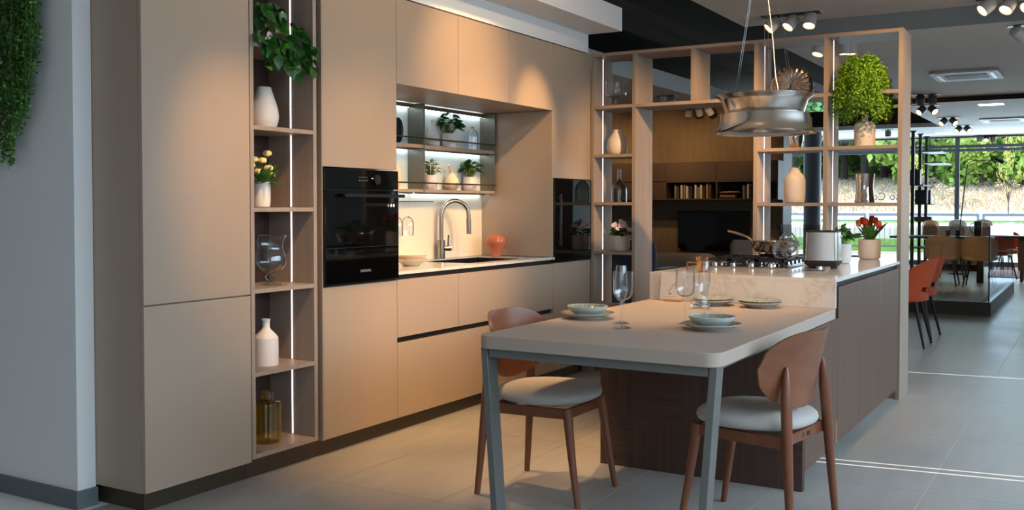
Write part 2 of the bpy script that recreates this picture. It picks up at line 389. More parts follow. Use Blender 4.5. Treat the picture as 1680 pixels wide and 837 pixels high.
# walls
struct(MB().box(2.627, 2.7145, .311, 4.6, 0, 3.75).build('wall_left', 'white'))
b = struct(MB().box(2.612, 2.7145, .296, 4.6, 0, .075).build('baseboard_left', 'base'))
struct(MB().box(2.72, 6.85, .66, .78, 0, 3.75).build('wall_kitchen', 'white'))
struct(MB().box(6.75, 6.85, .78, 4.6, 0, 3.75).build('wall_partition', 'white'))
struct(MB().box(-3, 2.627, 4.5, 4.6, 0, 3.75).build('wall_alcove', 'white'))
struct(MB().box(6.85, XF, 4.5, 4.6, 0, 3.75).build('wall_side', 'white'))
struct(MB().box(15.0, 15.5, .782, 4.5, 0, 2.85).build('wall_tv', 'woven'))
MB().box(15.03, 15.52, .772, .782, 0, 2.85).build('wall_end_panel', 'bluegrey', bpy.data.objects['wall_tv'])
struct(MB().box(-3.1, -3, -6, 4.6, 0, 3.75).build('wall_back', 'white'))
# side wall with window bays closed by shutter panels, thin gaps between some of them let the sun through
wr = struct(MB().box(-3, XF, -6.1, -6, 2.9, 3.75).build('wall_right', 'white'))
cuts = [5.517, 5.537, 5.600, 5.618, 8.575, 8.60]
xs = [-3]+cuts+[XF]
for a, b2 in zip(xs[0::2], xs[1::2]):
    MB().box(a, b2, -6.06, -6.03, 0, 2.9).build('shutter_panel', 'white', wr)
# facade
def win(n, y0, y1):
    o = struct(MB().box(XF, XF+.06, y0, y0+.09, .0, 2.75).build('window_%d' % n, 'alu'))
    for z0, z1 in ((.0, .10), (2.40, 2.46), (2.48, 2.54), (2.69, 2.75)): MB().box(XF, XF+.06, y0+.09, y1, z0, z1).build('window_bar', 'alu', o)
    MB().box(XF+.025, XF+.032, y0+.09, y1, .10, 2.40).build('window_pane', 'pane', o)
    MB().box(XF+.025, XF+.032, y0+.09, y1, 2.54, 2.69).build('window_pane', 'pane', o)
    return o
ys = [-6, -3.72, -.80, 2.12, 4.6]
W3 = None
for i in range(4):
    o = win(i+1, ys[i], ys[i+1])
    if i == 2: W3 = o
p = at(1453, 323, X=XF+.02)
text('window_lettering', 'so Co', .24, 'vinyl', W3, frameM((XF+.02, p.y, p.z), (0, 1, 0), (0, 0, 1), (1, 0, 0)))

# ------------------------------------------------------------------ kitchen run
ZB, ZT = .0827, 2.4166
XA, XB, XS1, XC0, XC, XD, X5, X6, XH, XI = 2.716, 3.312, 3.765, 3.80, 3.82, 4.417, 5.0304, 5.633, 6.2456, 6.8486
G = .0018
def door(par, x0, x1, z0, z1, name='door', m='lam'):
    return bx(name, m, par, x0+G, x1-G, 0, .022, z0+G, z1-G, bevel=.0012)
t = thing('tall_cabinet', 'tall beige cabinet with two plain doors beside the white wall', 'cabinet', (XA, 0, 0))
bx('body', 'lam', t, XA+.001, XB-.002, .024, .60, ZB, ZT)
door(t, XA, XB, .8576+.001, ZT, 'upper_door'); door(t, XA, XB, ZB, .8576-.001, 'lower_door')
pl = thing('plinth', 'dark bronze plinth strip running under the whole cabinet run', 'plinth', (XA, .05, 0))
bx('kick_board', 'plinth', pl, XA+.045, XB+.0, .045, .06, 0, ZB-.001); bx('kick_board', 'plinth', pl, XB+.002, XI-.05, .045, .06, 0, ZB-.001)
bx('end_return', 'plinth', pl, XA+.03, XA+.045, .045, .60, 0, ZB-.001)
# open shelf column
t = thing('open_shelf_column', 'narrow open shelf column with LED strip and dark wood back panel', 'shelf unit', (XB, 0, 0))
sx0, sx1 = XB+.003, XS1-.002
bx('side_panel', 'frame', t, sx0, sx0+.023, 0, .32, ZB+.012, ZT); sp = bx('side_panel', 'frame', t, sx1-.024, sx1, 0, .32, ZB+.012, ZT)
bx('back_panel', 'darkwood', t, sx0+.023, sx1-.024, .30, .32, ZB+.012, ZT)
bx('bottom_panel', 'frameY', t, sx0+.023, sx1-.024, 0, .30, ZB+.012, .115)
SHZ = [.495, .882, 1.26, 1.64, 2.022]
for z in SHZ: bx('shelf', 'frameY', t, sx0+.0235, sx1-.0245, 0.001, .2995, z-.02, z)
zz = [.115]+SHZ+[ZT]
for a, b2 in zip(zz, zz[1:]): bx('led_strip', 'led', t, sx1-.0265, sx1-.0245, .1445, .1495, a+.004, b2-.021)
bx('dark_channel', 'gap', t, XS1, XC0-.001, .05, .30, ZB+.02, ZT)
bx('channel_profile', 'ovenside', t, XS1+.016, XS1+.019, .02, .05, ZB+.02, ZT)
# oven column
t = thing('oven_tall_cabinet', 'tall beige cabinet that houses the oven with drop handle', 'cabinet', (XC0, 0, 0))
bx('body', 'lam', t, XC0+.006, XD-.003, .024, .60, ZB, .855); bx('body_top', 'lam', t, XC0+.006, XD-.003, .024, .60, 1.468, ZT)
bx('side_trim', 'lam', t, XC0, XC0+.006, .0, .60, ZB, ZT); 
door(t, XC0+.006, XD, 1.4637, ZT, 'upper_door'); door(t, XC0+.006, XD, ZB, .8568, 'lower_door')
def oven(name, label, x0, x1, full=True):
    o = thing(name, label, 'oven', (x0, 0, .86)); a, b2 = x0+.004, x1-.004
    bx('body', 'ovenside', o, a+.01, b2-.01, .012, .58, .864, 1.458)
    if full:
        cp = bx('control_panel', 'blackglass', o, a, b2, -.012, .010, 1.356, 1.458, bevel=.001)
        dr = bx('oven_door', 'blackglass', o, a, b2, -.014, .010, .868, 1.350, bevel=.001)
        bx('door_joint', 'ovenside', dr, a+.004, b2-.004, -.0150, -.0138, 1.050, 1.053)
        bx('handle', 'darkmetal', dr, a+.11, b2+.01, -.052, -.034, 1.312, 1.330, bevel=.002)
        for x in (a+.16, b2-.06): bx('handle_post', 'darkmetal', dr, x, x+.014, -.036, -.013, 1.314, 1.328)
        k = MB().lathe([(0, -.012), (.024, -.012), (.026, -.004), (.026, .008), (0, .008)], 28, mtx=Matrix.Translation((a+.405, -.020, 1.407)) @ Matrix.Rotation(PI/2, 4, 'X')).build('knob', 'darkmetal', cp, w=True)
        bx('pointer_light', 'lens', k, a+.372, a+.381, -.0128, -.0122, 1.4125, 1.4145)
        for r in range(2):
            for c in range(5): bx('panel_mark', 'print', cp, a+.265+c*.016, a+.269+c*.016, -.0128, -.0122, 1.398+r*.017, 1.403+r*.017)
        for c, wd in enumerate((.012, .014, .013)): bx('sticker', 'printw' if c else 'print', dr, a+.505+c*.024, a+.505+c*.024+wd, -.0148, -.0142, 1.262, 1.277)
        text('brand_lettering', 'SAMSUNG', .019, 'print', dr, Matrix.Translation((a+.315-x0, -.0150, .925-.86)) @ Matrix.Rotation(PI/2, 4, 'X'))
    else:
        dr = bx('oven_door', 'blackglass', o, a, b2, -.012, .010, .868, 1.458, bevel=.001)
        bx('handle', 'darkmetal', dr, a+.03, a+.05, -.045, -.03, .98, 1.35, bevel=.002)
        for z in (1.0, 1.32): bx('handle_post', 'darkmetal', dr, a+.034, a+.046, -.031, -.011, z, z+.014)
    return o
oven('oven', 'black glass built-in oven with round knob and horizontal bar handle', XC0+.006, XD)
# base units with drawers
def base(x0, x1, label):
    t = thing('base_cabinet', label, 'cabinet', (x0, 0, 0))
    bx('body', 'gap', t, x0+.001, x1-.001, .024, .60, ZB, .685); return t
t = base(XD, XH, 'long beige base cabinet with drawers under the sink worktop')
for a, b2 in ((XD, X5), (X5, XH)): door(t, a, b2, .532, .8568, 'upper_drawer')
door(t, XD, XH, ZB, .504, 'lower_drawer')
for z0, z1 in ((.858, .884), (.503, .533)): bx('grip_channel', 'gap', t, XD+.002, XH-.002, .018, .0238, z0, z1)
# upper cabinets
for a, b2, n in ((XD, X5, 'beside the oven column'), (X5, X6, 'between two like it'), (X6, XH, 'beside the tall end column')):
    t = thing('wall_cabinet', 'beige wall cabinet above the sink niche, '+n, 'cabinet', (a, 0, 1.941), group='wall cabinets over the sink niche')
    bx('body', 'lam', t, a+.001, b2-.001, .024, .60, 1.945, ZT); door(t, a, b2, 1.941, ZT)
t = thing('end_tall_cabinet', 'tall beige end cabinet with black glass appliance next to open divider', 'cabinet', (XH, 0, 0))
bx('body', 'lam', t, XH+.001, XI-.004, .024, .60, ZB, .855); bx('body_top', 'lam', t, XH+.001, XI-.004, .024, .60, 1.468, ZT)
door(t, XH, XI-.003, 1.464, ZT, 'upper_door'); door(t, XH, XI-.003, ZB, .858, 'lower_door')
bx('niche_side', 'lam', t, 6.224, XH+.0005, 0, .60, .905, 1.940)
oven('wine_cooler', 'black glass appliance with slim vertical handle in end column', XH+.002, XI-.006, False)
# worktop, sink, splash
t = thing('worktop', 'white quartz worktop with rectangular sink cut-out below the niche', 'worktop', (XD, 0, .884))
SX0, SX1, SY0, SY1 = 5.30, 6.02, .10, .50
for a in ((XD, SX0, 0, .585), (SX1, 6.2235, 0, .585), (SX0, SX1, 0, SY0), (SX0, SX1, SY1, .585)): bx('slab', 'quartz', t, *a, .884, .902)
bx('slab_end', 'quartz', t, 6.2235, 6.2465, -.012, .0, .884, .902)
s_ = MB()
for a in ((SX0, SX0+.012, SY0, SY1, .70, .898), (SX1-.012, SX1, SY0, SY1, .70, .898), (SX0, SX1, SY0, SY0+.012, .70, .898), (SX0, SX1, SY1-.012, SY1, .70, .898), (SX0, SX1, SY0, SY1, .69, .702)): s_.box(*a)
t = thing('sink', 'undermount dark steel sink in the white worktop', 'sink', (SX0, SY0, .70)); s_.build('basin', 'darkmetal', t, w=True)
MB().lathe([(0, 0), (.04, 0), (.04, .004), (0, .004)], 20, (5.66, .3, .7025)).build('drain', 'chrome', t, w=True)
sb = thing('splashback', 'cream glass splashback behind the sink tap', 'panel', (XD, .59, .905))
bx('glass_panel', 'splash', sb, XD, 6.2235, .588, .60, .903, 1.36)
bp = bx('upper_back_panel', 'rackback', sb, XD, 6.2235, .588, .60, 1.362, 1.94)
# tap
tp = at(727, 424, Z=.902); tx, ty = 5.62, .535
t = thing('kitchen_tap', 'brushed nickel gooseneck tap with side lever behind the sink', 'tap', (tx, ty, .902))
MB().lathe([(0, 0), (.027, 0), (.027, .13), (.0, .13)], 24).build('body', 'nickel', t)
q = at(771, 380, Y=.30)
arc = [(0, 0, .12), (0, 0, .30)] + [(.0+.095*(1-math.cos(a)), -.05*(1-math.cos(a)), .30+.10*math.sin(a)) for a in [PI*i/14 for i in range(1, 15)]] + [(.19, -.10, .27)]
MB().tube(arc, .0145, 12).build('spout', 'nickel', t)
sp2 = MB().tube([(.19, -.10, .275), (.192, -.101, .17)], .0165, 14).build('spray_head', 'nickel', t)
MB().tube([(.01, -.015, .075), (.05, -.045, .075)], .02, 14).build('lever_hub', 'nickel', t)
MB().tube([(.034, -.034, .09), (.036, -.036, .165)], .006, 8).build('lever', 'nickel', t)

# rack in the niche
t = thing('niche_rack', 'two-tier olive metal rack with bronze rails and backlit panel', 'rack', (XD, .46, 1.36))
for x in (4.44, 5.312, 6.200): bx('upright', 'rackgreen', t, x, x+.016, .46, .587, 1.36, 1.938)
for z0, z1 in ((1.356, 1.376), (1.645, 1.667)):
    for a, b2 in ((4.456, 5.312), (5.328, 6.200)): bx('shelf', 'frame', t, a, b2, .462, .587, z0, z1)
for z in (1.417, 1.709): bx('rail', 'bronze', t, 4.44, 6.216, .4555, .4625, z-.005, z+.005)
for a, b2 in ((4.456, 5.312), (5.328, 6.200)):
    for z, h in ((1.938, .026), (1.645, .009), (1.356, .009)):
        bx('light_lip', 'rackgreen', t, a, b2, .545, .551, z-h, z-.0002); bx('led_strip', 'ledcool', t, a+.01, b2-.01, .566, .574, z-h+.003, z-h+.006)
# stemware rail with two glasses
g0 = at(660, 330, Y=.40)
t = thing('stemware_rail', 'small chrome stemware rail hung under the rack', 'rail', (at(660, 330, Y=.5).x, .52, 1.355))
MB().tube([(-.02, 0, 0), (-.02, 0, -.06)], .007, 8).build('hanger', 'chrome', t)
for y in (-.05, .02): MB().tube([(-.30, y, -.06), (.30, y, -.06)], .003, 6).build('rod', 'chrome', t)
def stem_glass(name, label, loc, h, bowl, stemr=.004, foot=.034, group=None, flip=False):
    t = thing(name, label, 'glass', loc, 0, group)
    mt = Matrix.Rotation(PI, 4, 'X') if flip else Matrix.Identity(4)
    MB().lathe([(0, 0), (foot, .001), (foot, .003), (foot*.5, .006), (stemr*1.3, .012), (stemr, .03), (stemr, bowl[0][1]-.02), (stemr*1.8, bowl[0][1])], 24, mtx=mt).build('stem', 'glass', t)
    pr = prof(bowl, 5); inn = [(max(0, r-.0012), z+.001) for r, z in reversed(pr)]
    MB().lathe(pr+inn, 32, mtx=mt).build('bowl', 'glass', t); return t
WB = [(.005, .10), (.028, .115), (.038, .145), (.039, .185), (.037, .225)]
FB = [(.004, .09), (.018, .105), (.027, .15), (.027, .20), (.022, .25)]
WB2 = [(.005, .115), (.028, .125), (.040, .15), (.0415, .19), (.041, .235)]
for k, px in enumerate((651, 669)):
    q = at(px, 340, Y=.50)
    stem_glass('hanging_wine_glass', 'clear wine glass hanging upside down '+('right beside the oven handle', 'above the stacked bowls, clear of the oven')[k], (q.x, .50, 1.301), .2, WB, .0035, .034, 'wine glasses hung from the rail', True)
# worktop objects
q = at(675, 425, Y=.30)
for k in range(2):
    t = tag(MB().lathe(prof([(0, 0), (.045, 0), (.06, .012), (.088, .030), (.101, .045)], 5)+[(.103, .047), (.098, .046), (.07, .026), (0, .014)], 36).build('serving_bowl', 'cream'),
            ('lower' if k == 0 else 'upper')+' cream bowl of the stack on the worktop beside the oven', 'bowl', 'cream bowls stacked on the worktop'); t.location = (4.90, .26, .9025+k*.021)
q = at(811, 418, Z=.902)
t = tag(MB().lathe(prof([(0, 0), (.030, 0), (.036, .02), (.048, .05), (.066, .085), (.070, .115), (.058, .145), (.032, .156)], 6)+[(.028, .15), (.05, .13), (.03, .02), (0, .01)], 60, ribs=20, amp=.025).build('coral_vase', 'coral'), 'coral pink ribbed glass vase at the end of the worktop', 'vase')
t.location = (6.12, .40, .9025)
# ------------------------------------------------------------------ divider (open room-divider shelf)
XJ = 7.178
dv = thing('room_divider', 'tall taupe open room divider shelf with LED strips between kitchen and lounge', 'shelf unit', (XI, -1.1, 0))
UP = [(-.027, -.002), (-.368, -.343), (-1.290, -1.262), (-1.767, -1.739), (-2.240, -2.214)]
for i, (a, b2) in enumerate(UP):
    o = bx('upright', 'frame', dv, XI, XJ, a, b2, 0 if i in (0, 1, 4) else .912, 2.421)
bx('upright', 'frame', dv, XI, XJ, -.828, -.80, 2.026, 2.398)
spans = [(-.3425, -.0275), (-1.2615, -.3685), (-1.7385, -1.2905), (-2.2135, -1.7675)]
for a, b2 in spans:
    bx('top_board', 'frameY', dv, XI, XJ, a, b2, 2.398, 2.421)
for a, b2 in spans: bx('upper_shelf', 'frameY', dv, XI+.001, XJ-.001, a, b2, 2.002, 2.026)
for z in (1.657, 1.294, .921, .50, .10): bx('shelf', 'frameY', dv, XI+.001, XJ-.001, *spans[0], z-.022, z)
for a, b2 in spans[2:]:
    for z in (1.666, 1.288): bx('shelf', 'frameY', dv, XI+.001, XJ-.001, a, b2, z-.022, z)
for y in (-.0285, -1.2915, -1.7685):
    segs = [(2.03, 2.397), (1.67, 1.999), (1.30, 1.64), (.93, 1.26)] + ([(.53, .89)] if y > -.1 else [])
    for z0, z1 in segs: bx('led_strip', 'led', dv, 7.0055, 7.0105, y, y+.0014, z0, z1)
# island
isl = thing('island', 'dark smoked oak kitchen island with plain doors and tall end panel', 'island', (4.4125, -1.74, 0))
YI0, YI1 = -2.234, -1.249
bx('end_panel', 'endveneer', isl, 4.4125, 4.452, YI0, YI1, 0, .706)
bx('carcass', 'gap', isl, 4.452, 5.06, YI0+.0225, YI1-.0225, .09, .668); bx('carcass', 'gap', isl, 5.06, 6.83, YI0+.0225, YI1-.0225, .09, .888); bx('foot_frame', 'gap', isl, 4.6, 6.75, YI0+.35, YI1-.1, 0, .09)
for a, b2 in ((4.455, 5.098), (5.098, 5.614), (5.614, 6.214), (6.214, 6.846)):
    bx('door', 'sideveneer', isl, a+G, b2-G, YI0, YI0+.022, .0801, .706 if a < 5 else .862, bevel=.001)
bx('rear_panel', 'sideveneer', isl, 4.455, 6.846, YI1-.022, YI1, .08, .706)
bx('grip_channel', 'gap', isl, 5.1, 6.846, YI0+.018, YI0+.03, .862, .889)
ct = thing('island_worktop', 'white veined quartz island worktop with upstand above the table', 'worktop', (5.03, -1.74, .89))
bx('slab', 'quartz', ct, 5.0277, 6.8475, YI0, YI1, .889, .908)
bx('slab_end', 'quartz', ct, 6.8476, 7.17, -2.2137, -1.2907, .889, .908)
bx('upstand', 'quartz', ct, 5.0277, 5.048, YI0, YI1, .760, .8885)
# table
tb = thing('dining_table', 'taupe laminate dining table joined to the island, slanted metal legs', 'table', (3.9, -1.74, 0))
MB().prism(rrect(3.283, 5.0275, -2.235, -1.243, .06, 8, (0, 1, 1, 0)), .709, .7598).build('table_top', 'table', tb, w=True, bevel=.0025)
bx('apron', 'tablemetal', tb, 3.315, 3.36, -2.185, -1.285, .672, .7085)
for y in (-2.15, -1.33): bx('side_rail', 'tablemetal', tb, 3.361, 4.41, y-.02, y+.02, .672, .7085)
def leg(y0, y1):
    v = []
    for (x, y, z) in ((3.345, y0, .7085), (3.385, y1, 0)):
        v += [(x-.035, y-.0145, z), (x+.035, y-.0145, z), (x+.035, y+.0145, z), (x-.035, y+.0145, z)]
    return MB().add(v, [(0, 1, 2, 3), (7, 6, 5, 4), (0, 4, 5, 1), (1, 5, 6, 2), (2, 6, 7, 3), (3, 7, 4, 0)]).build('leg', 'tablemetal', tb, w=True, bevel=.002)
leg(-1.265, -1.290); leg(-2.205, -2.140)
# chairs
def chair(loc, rz, label):
    t = thing('dining_chair', label, 'chair', loc, rz, 'walnut dining chairs at the island table')
    out = selps(.235, .225, 2.5, 44); out = [(x*(1-.10*max(0, -y/.225)), y) for x, y in out]
    MB().stack(out, [(.70, .417), (.90, .419), (.975, .428), (1, .441), (.985, .455), (.93, .467), (.80, .474), (.5, .479), (.15, .480)]).build('seat', 'seatfab', t)
    MB().stack(out, [(.5, .408), (.72, .408), (.72, .4165), (.5, .4165)]).build('seat_board', 'tag', t)
    for sx in (-1, 1):
        MB().tube(curve([(sx*.188, .240, 0), (sx*.176, .205, .21), (sx*.165, .178, .408)], 4), [.0125+.009*i/8 for i in range(9)], 12).build('front_leg', 'walnut', t)
        pts = curve([(sx*.222, -.238, 0), (sx*.210, -.221, .21), (sx*.197, -.206, .43), (sx*.183, -.197, .58), (sx*.174, -.193, .668)], 4)
        rs = [.013+.008*min(1, i/8) for i in range(len(pts))]
        for k, q in enumerate((.9, .8, .68, .52, .25)): rs[-5+k] *= q
        MB().tube(pts, rs, 12).build('rear_leg', 'walnut', t)
        MB().add([(sx*a, b2, z) for z in (.365, .407) for a, b2 in ((.158, .18), (.178, .18), (.210, -.205), (.190, -.205))], [(0, 1, 2, 3), (7, 6, 5, 4), (0, 4, 5, 1), (1, 5, 6, 2), (2, 6, 7, 3), (3, 7, 4, 0)]).build('side_rail', 'walnut', t)
    MB().box(-.16, .16, .168, .186, .365, .405).build('front_rail', 'walnut', t)
    MB().box(-.195, .195, -.190, -.172, .365, .405).build('rear_rail', 'walnut', t)
    # curved oval backrest
    nu, nv = 28, 14; A = math.radians(45); Rr = .36; v = []; f = []
    for side in (0, 1):
        for i in range(nu+1):
            u = -1+2*i/nu
            hh = .153*max(0, 1-abs(u)**2.6)**.5
            for j in range(nv+1):
                w = -1+2*j/nv; z = .642+.02*abs(u)+hh*w*(1.0 if w > 0 else .97)
                a = A*u; rr = Rr+(.013 if side else 0)
                x = rr*math.sin(a); y = -.214+Rr-rr*math.cos(a)-(z-.65)*.22
                v.append((x, y, z))
    n1 = (nu+1)*(nv+1)
    for i in range(nu):
        for j in range(nv):
            a = i*(nv+1)+j; f.append((a, a+1, a+nv+2, a+nv+1)); f.append((n1+a, n1+a+nv+1, n1+a+nv+2, n1+a+1))
    for i in range(nu):
        a = i*(nv+1); f.append((a, a+nv+1, n1+a+nv+1, n1+a)); a += nv; f.append((a, n1+a, n1+a+nv+1, a+nv+1))
    mb = MB().add(v, f); me = mb.mesh('backrest', 'walnutb', ang=1.0)
    bmx = bmesh.new(); bmx.from_mesh(me); bmesh.ops.remove_doubles(bmx, verts=bmx.verts, dist=.0008); bmesh.ops.recalc_face_normals(bmx, faces=bmx.faces); bmx.to_mesh(me); bmx.free()
    o = bpy.data.objects.new('backrest', me); COL.objects.link(o); o.parent = t
    MB().box(-.012, .012, -.2105, -.2085, .385, .402).build('maker_tag', 'tag', t)
    return t
chair((3.885, -1.245, 0), PI, 'walnut dining chair with pale grey seat between table and cabinets')
chair((3.885, -2.19, 0), math.radians(-8), 'walnut dining chair with pale grey seat on the island door side of table')
# plates and bowls
def place(px, py, label, kr=1.0, bowl=True):
    q = at(px, py, Z=.7598)
    return q
pp = [(964, 522, 'beside the lone pair of glasses', .121, .092, 1), (1168, 541, 'at the table edge by the slanted leg', .121, .096, 1), (1257, 501, 'by the quartz upstand, clear of the glasses', .110, 0, 0), (1181, 497, 'by the quartz upstand behind the glasses', .110, 0, 0)]
for px, py, lb, r, rb, hasb in pp:
    q = at(px, py, Z=.7598)
    if not hasb: q.x = min(q.x, 5.02-r)
    o = tag(MB().lathe(prof([(0, 0), (r*.52, 0), (r*.62, .006), (r*.88, .018), (r, .026)], 5)+[(r*.995, .0275), (r*.86, .021), (r*.6, .010), (0, .008)], 44).build('dinner_plate', 'plate'), 'celadon glazed dinner plate '+lb, 'plate', 'plates on the dining table'); o.location = (q.x, q.y, .7602); MB().lathe([(0, .0085), (r*.6, .0106), (r*.86, .0216), (r*.985, .0280), (r*.985, .0276), (r*.86, .0211)], 44).build('glazed_well', 'celadonin', o)
    if hasb:
        o = tag(MB().lathe(prof([(0, 0), (rb*.5, 0), (rb*.62, .008), (rb*.9, .028), (rb, .044)], 5)+[(rb*.99, .0455), (rb*.88, .031), (rb*.55, .012), (0, .009)], 44).build('soup_bowl', 'celadon'), 'shallow celadon bowl on the plate '+lb, 'bowl', 'bowls on the dining plates'); o.location = (q.x, q.y, .7713); MB().lathe([(0, .0095), (rb*.55, .0126), (rb*.88, .0316), (rb*.97, .0430), (rb*.97, .0425), (rb*.88, .0311)], 44).build('glazed_well', 'celadonin', o)
    else:
        o = tag(MB().lathe(prof([(0, 0), (r*.5, 0), (r*.64, .006), (r*.85, .014), (r*.97, .024)], 5)+[(r*.96, .0255), (r*.8, .017), (0, .009)], 44).build('side_plate', 'celadonin'), 'speckled grey-green plate stacked on the plate '+lb, 'plate', 'plates on the dining table'); o.location = (q.x, q.y, .7715)
for px, py, nm, lb, B in ((1022, 539, 'wine_glass', 'clear wine glass in front of the flute on the table', WB2), (1019, 531, 'champagne_flute', 'slim clear flute just behind the lone wine glass', FB), (1124, 532, 'wine_glass', 'clear wine glass in front of the small card', WB2), (1155, 517, 'champagne_flute', 'tall clear flute beside the wine glass near the card', FB)):
    q = at(px, py, Z=.7598); stem_glass(nm, lb, (q.x, q.y, .7602), .24, B, .0042, .036, 'stemmed glasses on the dining table')
q = at(1160, 503, Z=.7598)
o = tag(MB().lathe(prof([(0, 0), (.045, .001), (.047, .02), (.040, .06), (.037, .10), (.039, .12)], 5)+[(.037, .119), (.045, .02), (0, .004)], 30).build('water_tumbler', 'glass'), 'clear waisted tumbler behind the tall flute', 'glass'); o.location = (q.x-.1, q.y, .7602)
# card on block
q = at(1116, 491, Z=.7598)
t = thing('menu_card', 'white card leaning in a small oak block against the upstand', 'card', (5.0, q.y, .7602))
MB().box(-.045, .0, -.06, .035, 0, .012).build('card_holder', 'oak', t)
cm = Matrix.Rotation(math.radians(8), 4, 'Y')
cdm = MB().box(-.028, -.026, -.062, .062, .004, .152, cm).build('card_sheet', 'paper', t)
MB().box(-.0287, -.0281, .0, .012, .034, .040, cm).build('red_mark', 'red', cdm)
MB().box(-.0287, -.0281, -.03, .045, .020, .0215, cm).build('printed_line', 'print', cdm)
MB().tube([cm @ Vector((-.0287, -.03+.05*i/8, .07+.02*math.sin(i*.7))) for i in range(9)], .0007, 5).build('printed_sketch', 'darkmetal', cdm)
# amber mug
q = at(1146, 447, Z=.908)
t = thing('amber_mug', 'amber glass mug with dark handle at the edge of the island worktop', 'mug', (5.16, -1.50, .9085))
MB().lathe([(0, 0), (.026, 0), (.029, .002), (.029, .062), (.034, .068), (.034, .082), (.032, .082), (.030, .066), (.027, .06), (.025, .004), (0, .004)], 28).build('cup', 'orangeglass', t)
MB().tube(curve([(-.005, .030, .05), (-.02, .07, .052), (-.022, .078, .045), (-.022, .078, .006)], 5), .0042, 8).build('handle', 'walnut', t)

# hob
hx0, hx1, hy0, hy1 = 5.63, 6.20, -1.82, -1.32
hb = thing('gas_hob', 'steel gas hob with black cast iron grates on the island', 'hob', (5.9, -1.57, .908))
bx('tray', 'steel', hb, hx0, hx1, hy0, hy1, .9085, .914, bevel=.002)
bs = [(5.77, -1.44), (5.77, -1.70), (6.06, -1.44), (6.06, -1.70), (5.915, -1.57)]
for x, y in bs:
    o = MB().lathe([(0, 0), (.048, 0), (.046, .012), (.036, .015), (.036, .022), (.0, .024)], 24, (x, y, .9145)).build('burner', 'chrome', hb, w=True)
    MB().lathe([(0, .0245), (.034, .0245), (.032, .031), (0, .032)], 24, (x, y, .9145)).build('burner_cap', 'castiron', o, w=True)
for k in range(3):
    y0 = hy0+.012+k*.160; y1 = y0+.156; g = MB()
    for y in (y0, y1-.012): g.box(hx0+.02, hx1-.02, y, y+.012, .945, .957)
    for x in (hx0+.02, (hx0+hx1)/2-.006, hx1-.032): g.box(x, x+.012, y0, y1, .945, .957)
    for x, y in bs:
        if y0-.04 < y < y1+.04:
            for dx, dy in ((.05, 0), (-.05, 0)): g.box(x+dx-.022, x+dx+.022, max(y0, min(y1, y))-.004, max(y0, min(y1, y))+.004, .948, .960)
    for x in (hx0+.02, hx1-.034):
        for y in (y0, y1-.014): g.box(x, x+.014, y, y+.014, .9142, .945)
    for x in [hx0+.10+i*.09 for i in range(5)]: g.box(x, x+.010, y0, y0+.012, .925, .945)
    g.build('grate', 'castiron', hb, w=True)
for i in range(4): MB().lathe([(0, 0), (.018, 0), (.016, .02), (0, .021)], 18, (5.655, -1.40-i*.11, .9145)).build('control_knob', 'steel', hb, w=True)
# wok ring, pan, kettle
t = tag(MB().tube([(.085*math.cos(a), .085*math.sin(a), .016) for a in [2*PI*i/20 for i in range(21)]], .006, 6, False).build('wok_ring', 'castiron'), 'black wok ring on the hob carrying the pan', 'ring')
mb = MB()
for i in range(4):
    a = PI/4+i*PI/2; mb.add([(.085*math.cos(a+d), .085*math.sin(a+d), .010) for d in (-.25, .25)]+[(.115*math.cos(a), .115*math.sin(a), .030)]+[(.08*math.cos(a+d), .08*math.sin(a+d), .010) for d in (-.25, .25)]+[(.105*math.cos(a), .105*math.sin(a), .033)], [(0, 1, 2), (3, 5, 4), (0, 2, 5, 3), (1, 4, 5, 2), (0, 3, 4, 1)])
mb.build('ring_prong', 'castiron', t); t.location = (6.02, -1.65, .951)
t = thing('frying_pan', 'stainless steel frying pan with long handle on the hob', 'pan', (6.02, -1.65, .9855))
MB().lathe(prof([(0, 0), (.10, 0), (.122, .014), (.136, .045), (.143, .066)], 5)+[(.146, .068), (.139, .066), (.118, .016), (.09, .005), (0, .005)], 48).build('pan_body', 'panin', t)
MB().tube(curve([(0.02, .135, .055), (.02, .17, .085), (.02, .24, .112), (.02, .30, .125)], 5), [.006]*3+[.008]*13, 8).build('handle', 'panin', t)
q = at(1299, 400, X=6.33)
t = thing('glass_kettle', 'round clear glass kettle with loop handle behind the pan', 'kettle', (5.77, -1.785, .9605)); t.scale = (.86, .86, .86)
MB().lathe(prof([(0, 0), (.05, 0), (.075, .02), (.085, .065), (.07, .11), (.045, .135)], 6)+[(.045, .14), (.04, .135), (.07, .1), (.08, .06), (0, .004)], 36).build('body', 'glass', t)
MB().lathe([(0, 0), (.045, 0), (.045, .005), (.012, .009), (.012, .017), (0, .019)], 24, (0, 0, .1405)).build('lid', 'chrome', t)
MB().tube([(0, .055, .08), (0, .088, .115), (0, .108, .135)], [.026, .021, .019], 16, False).build('spout', 'glass', t)
MB().tube([(0, .04-.13*i/14, .135+.06*math.sin(PI*i/14)-.05*(i/14)**2) for i in range(15)], .0055, 8).build('handle', 'chrome', t)
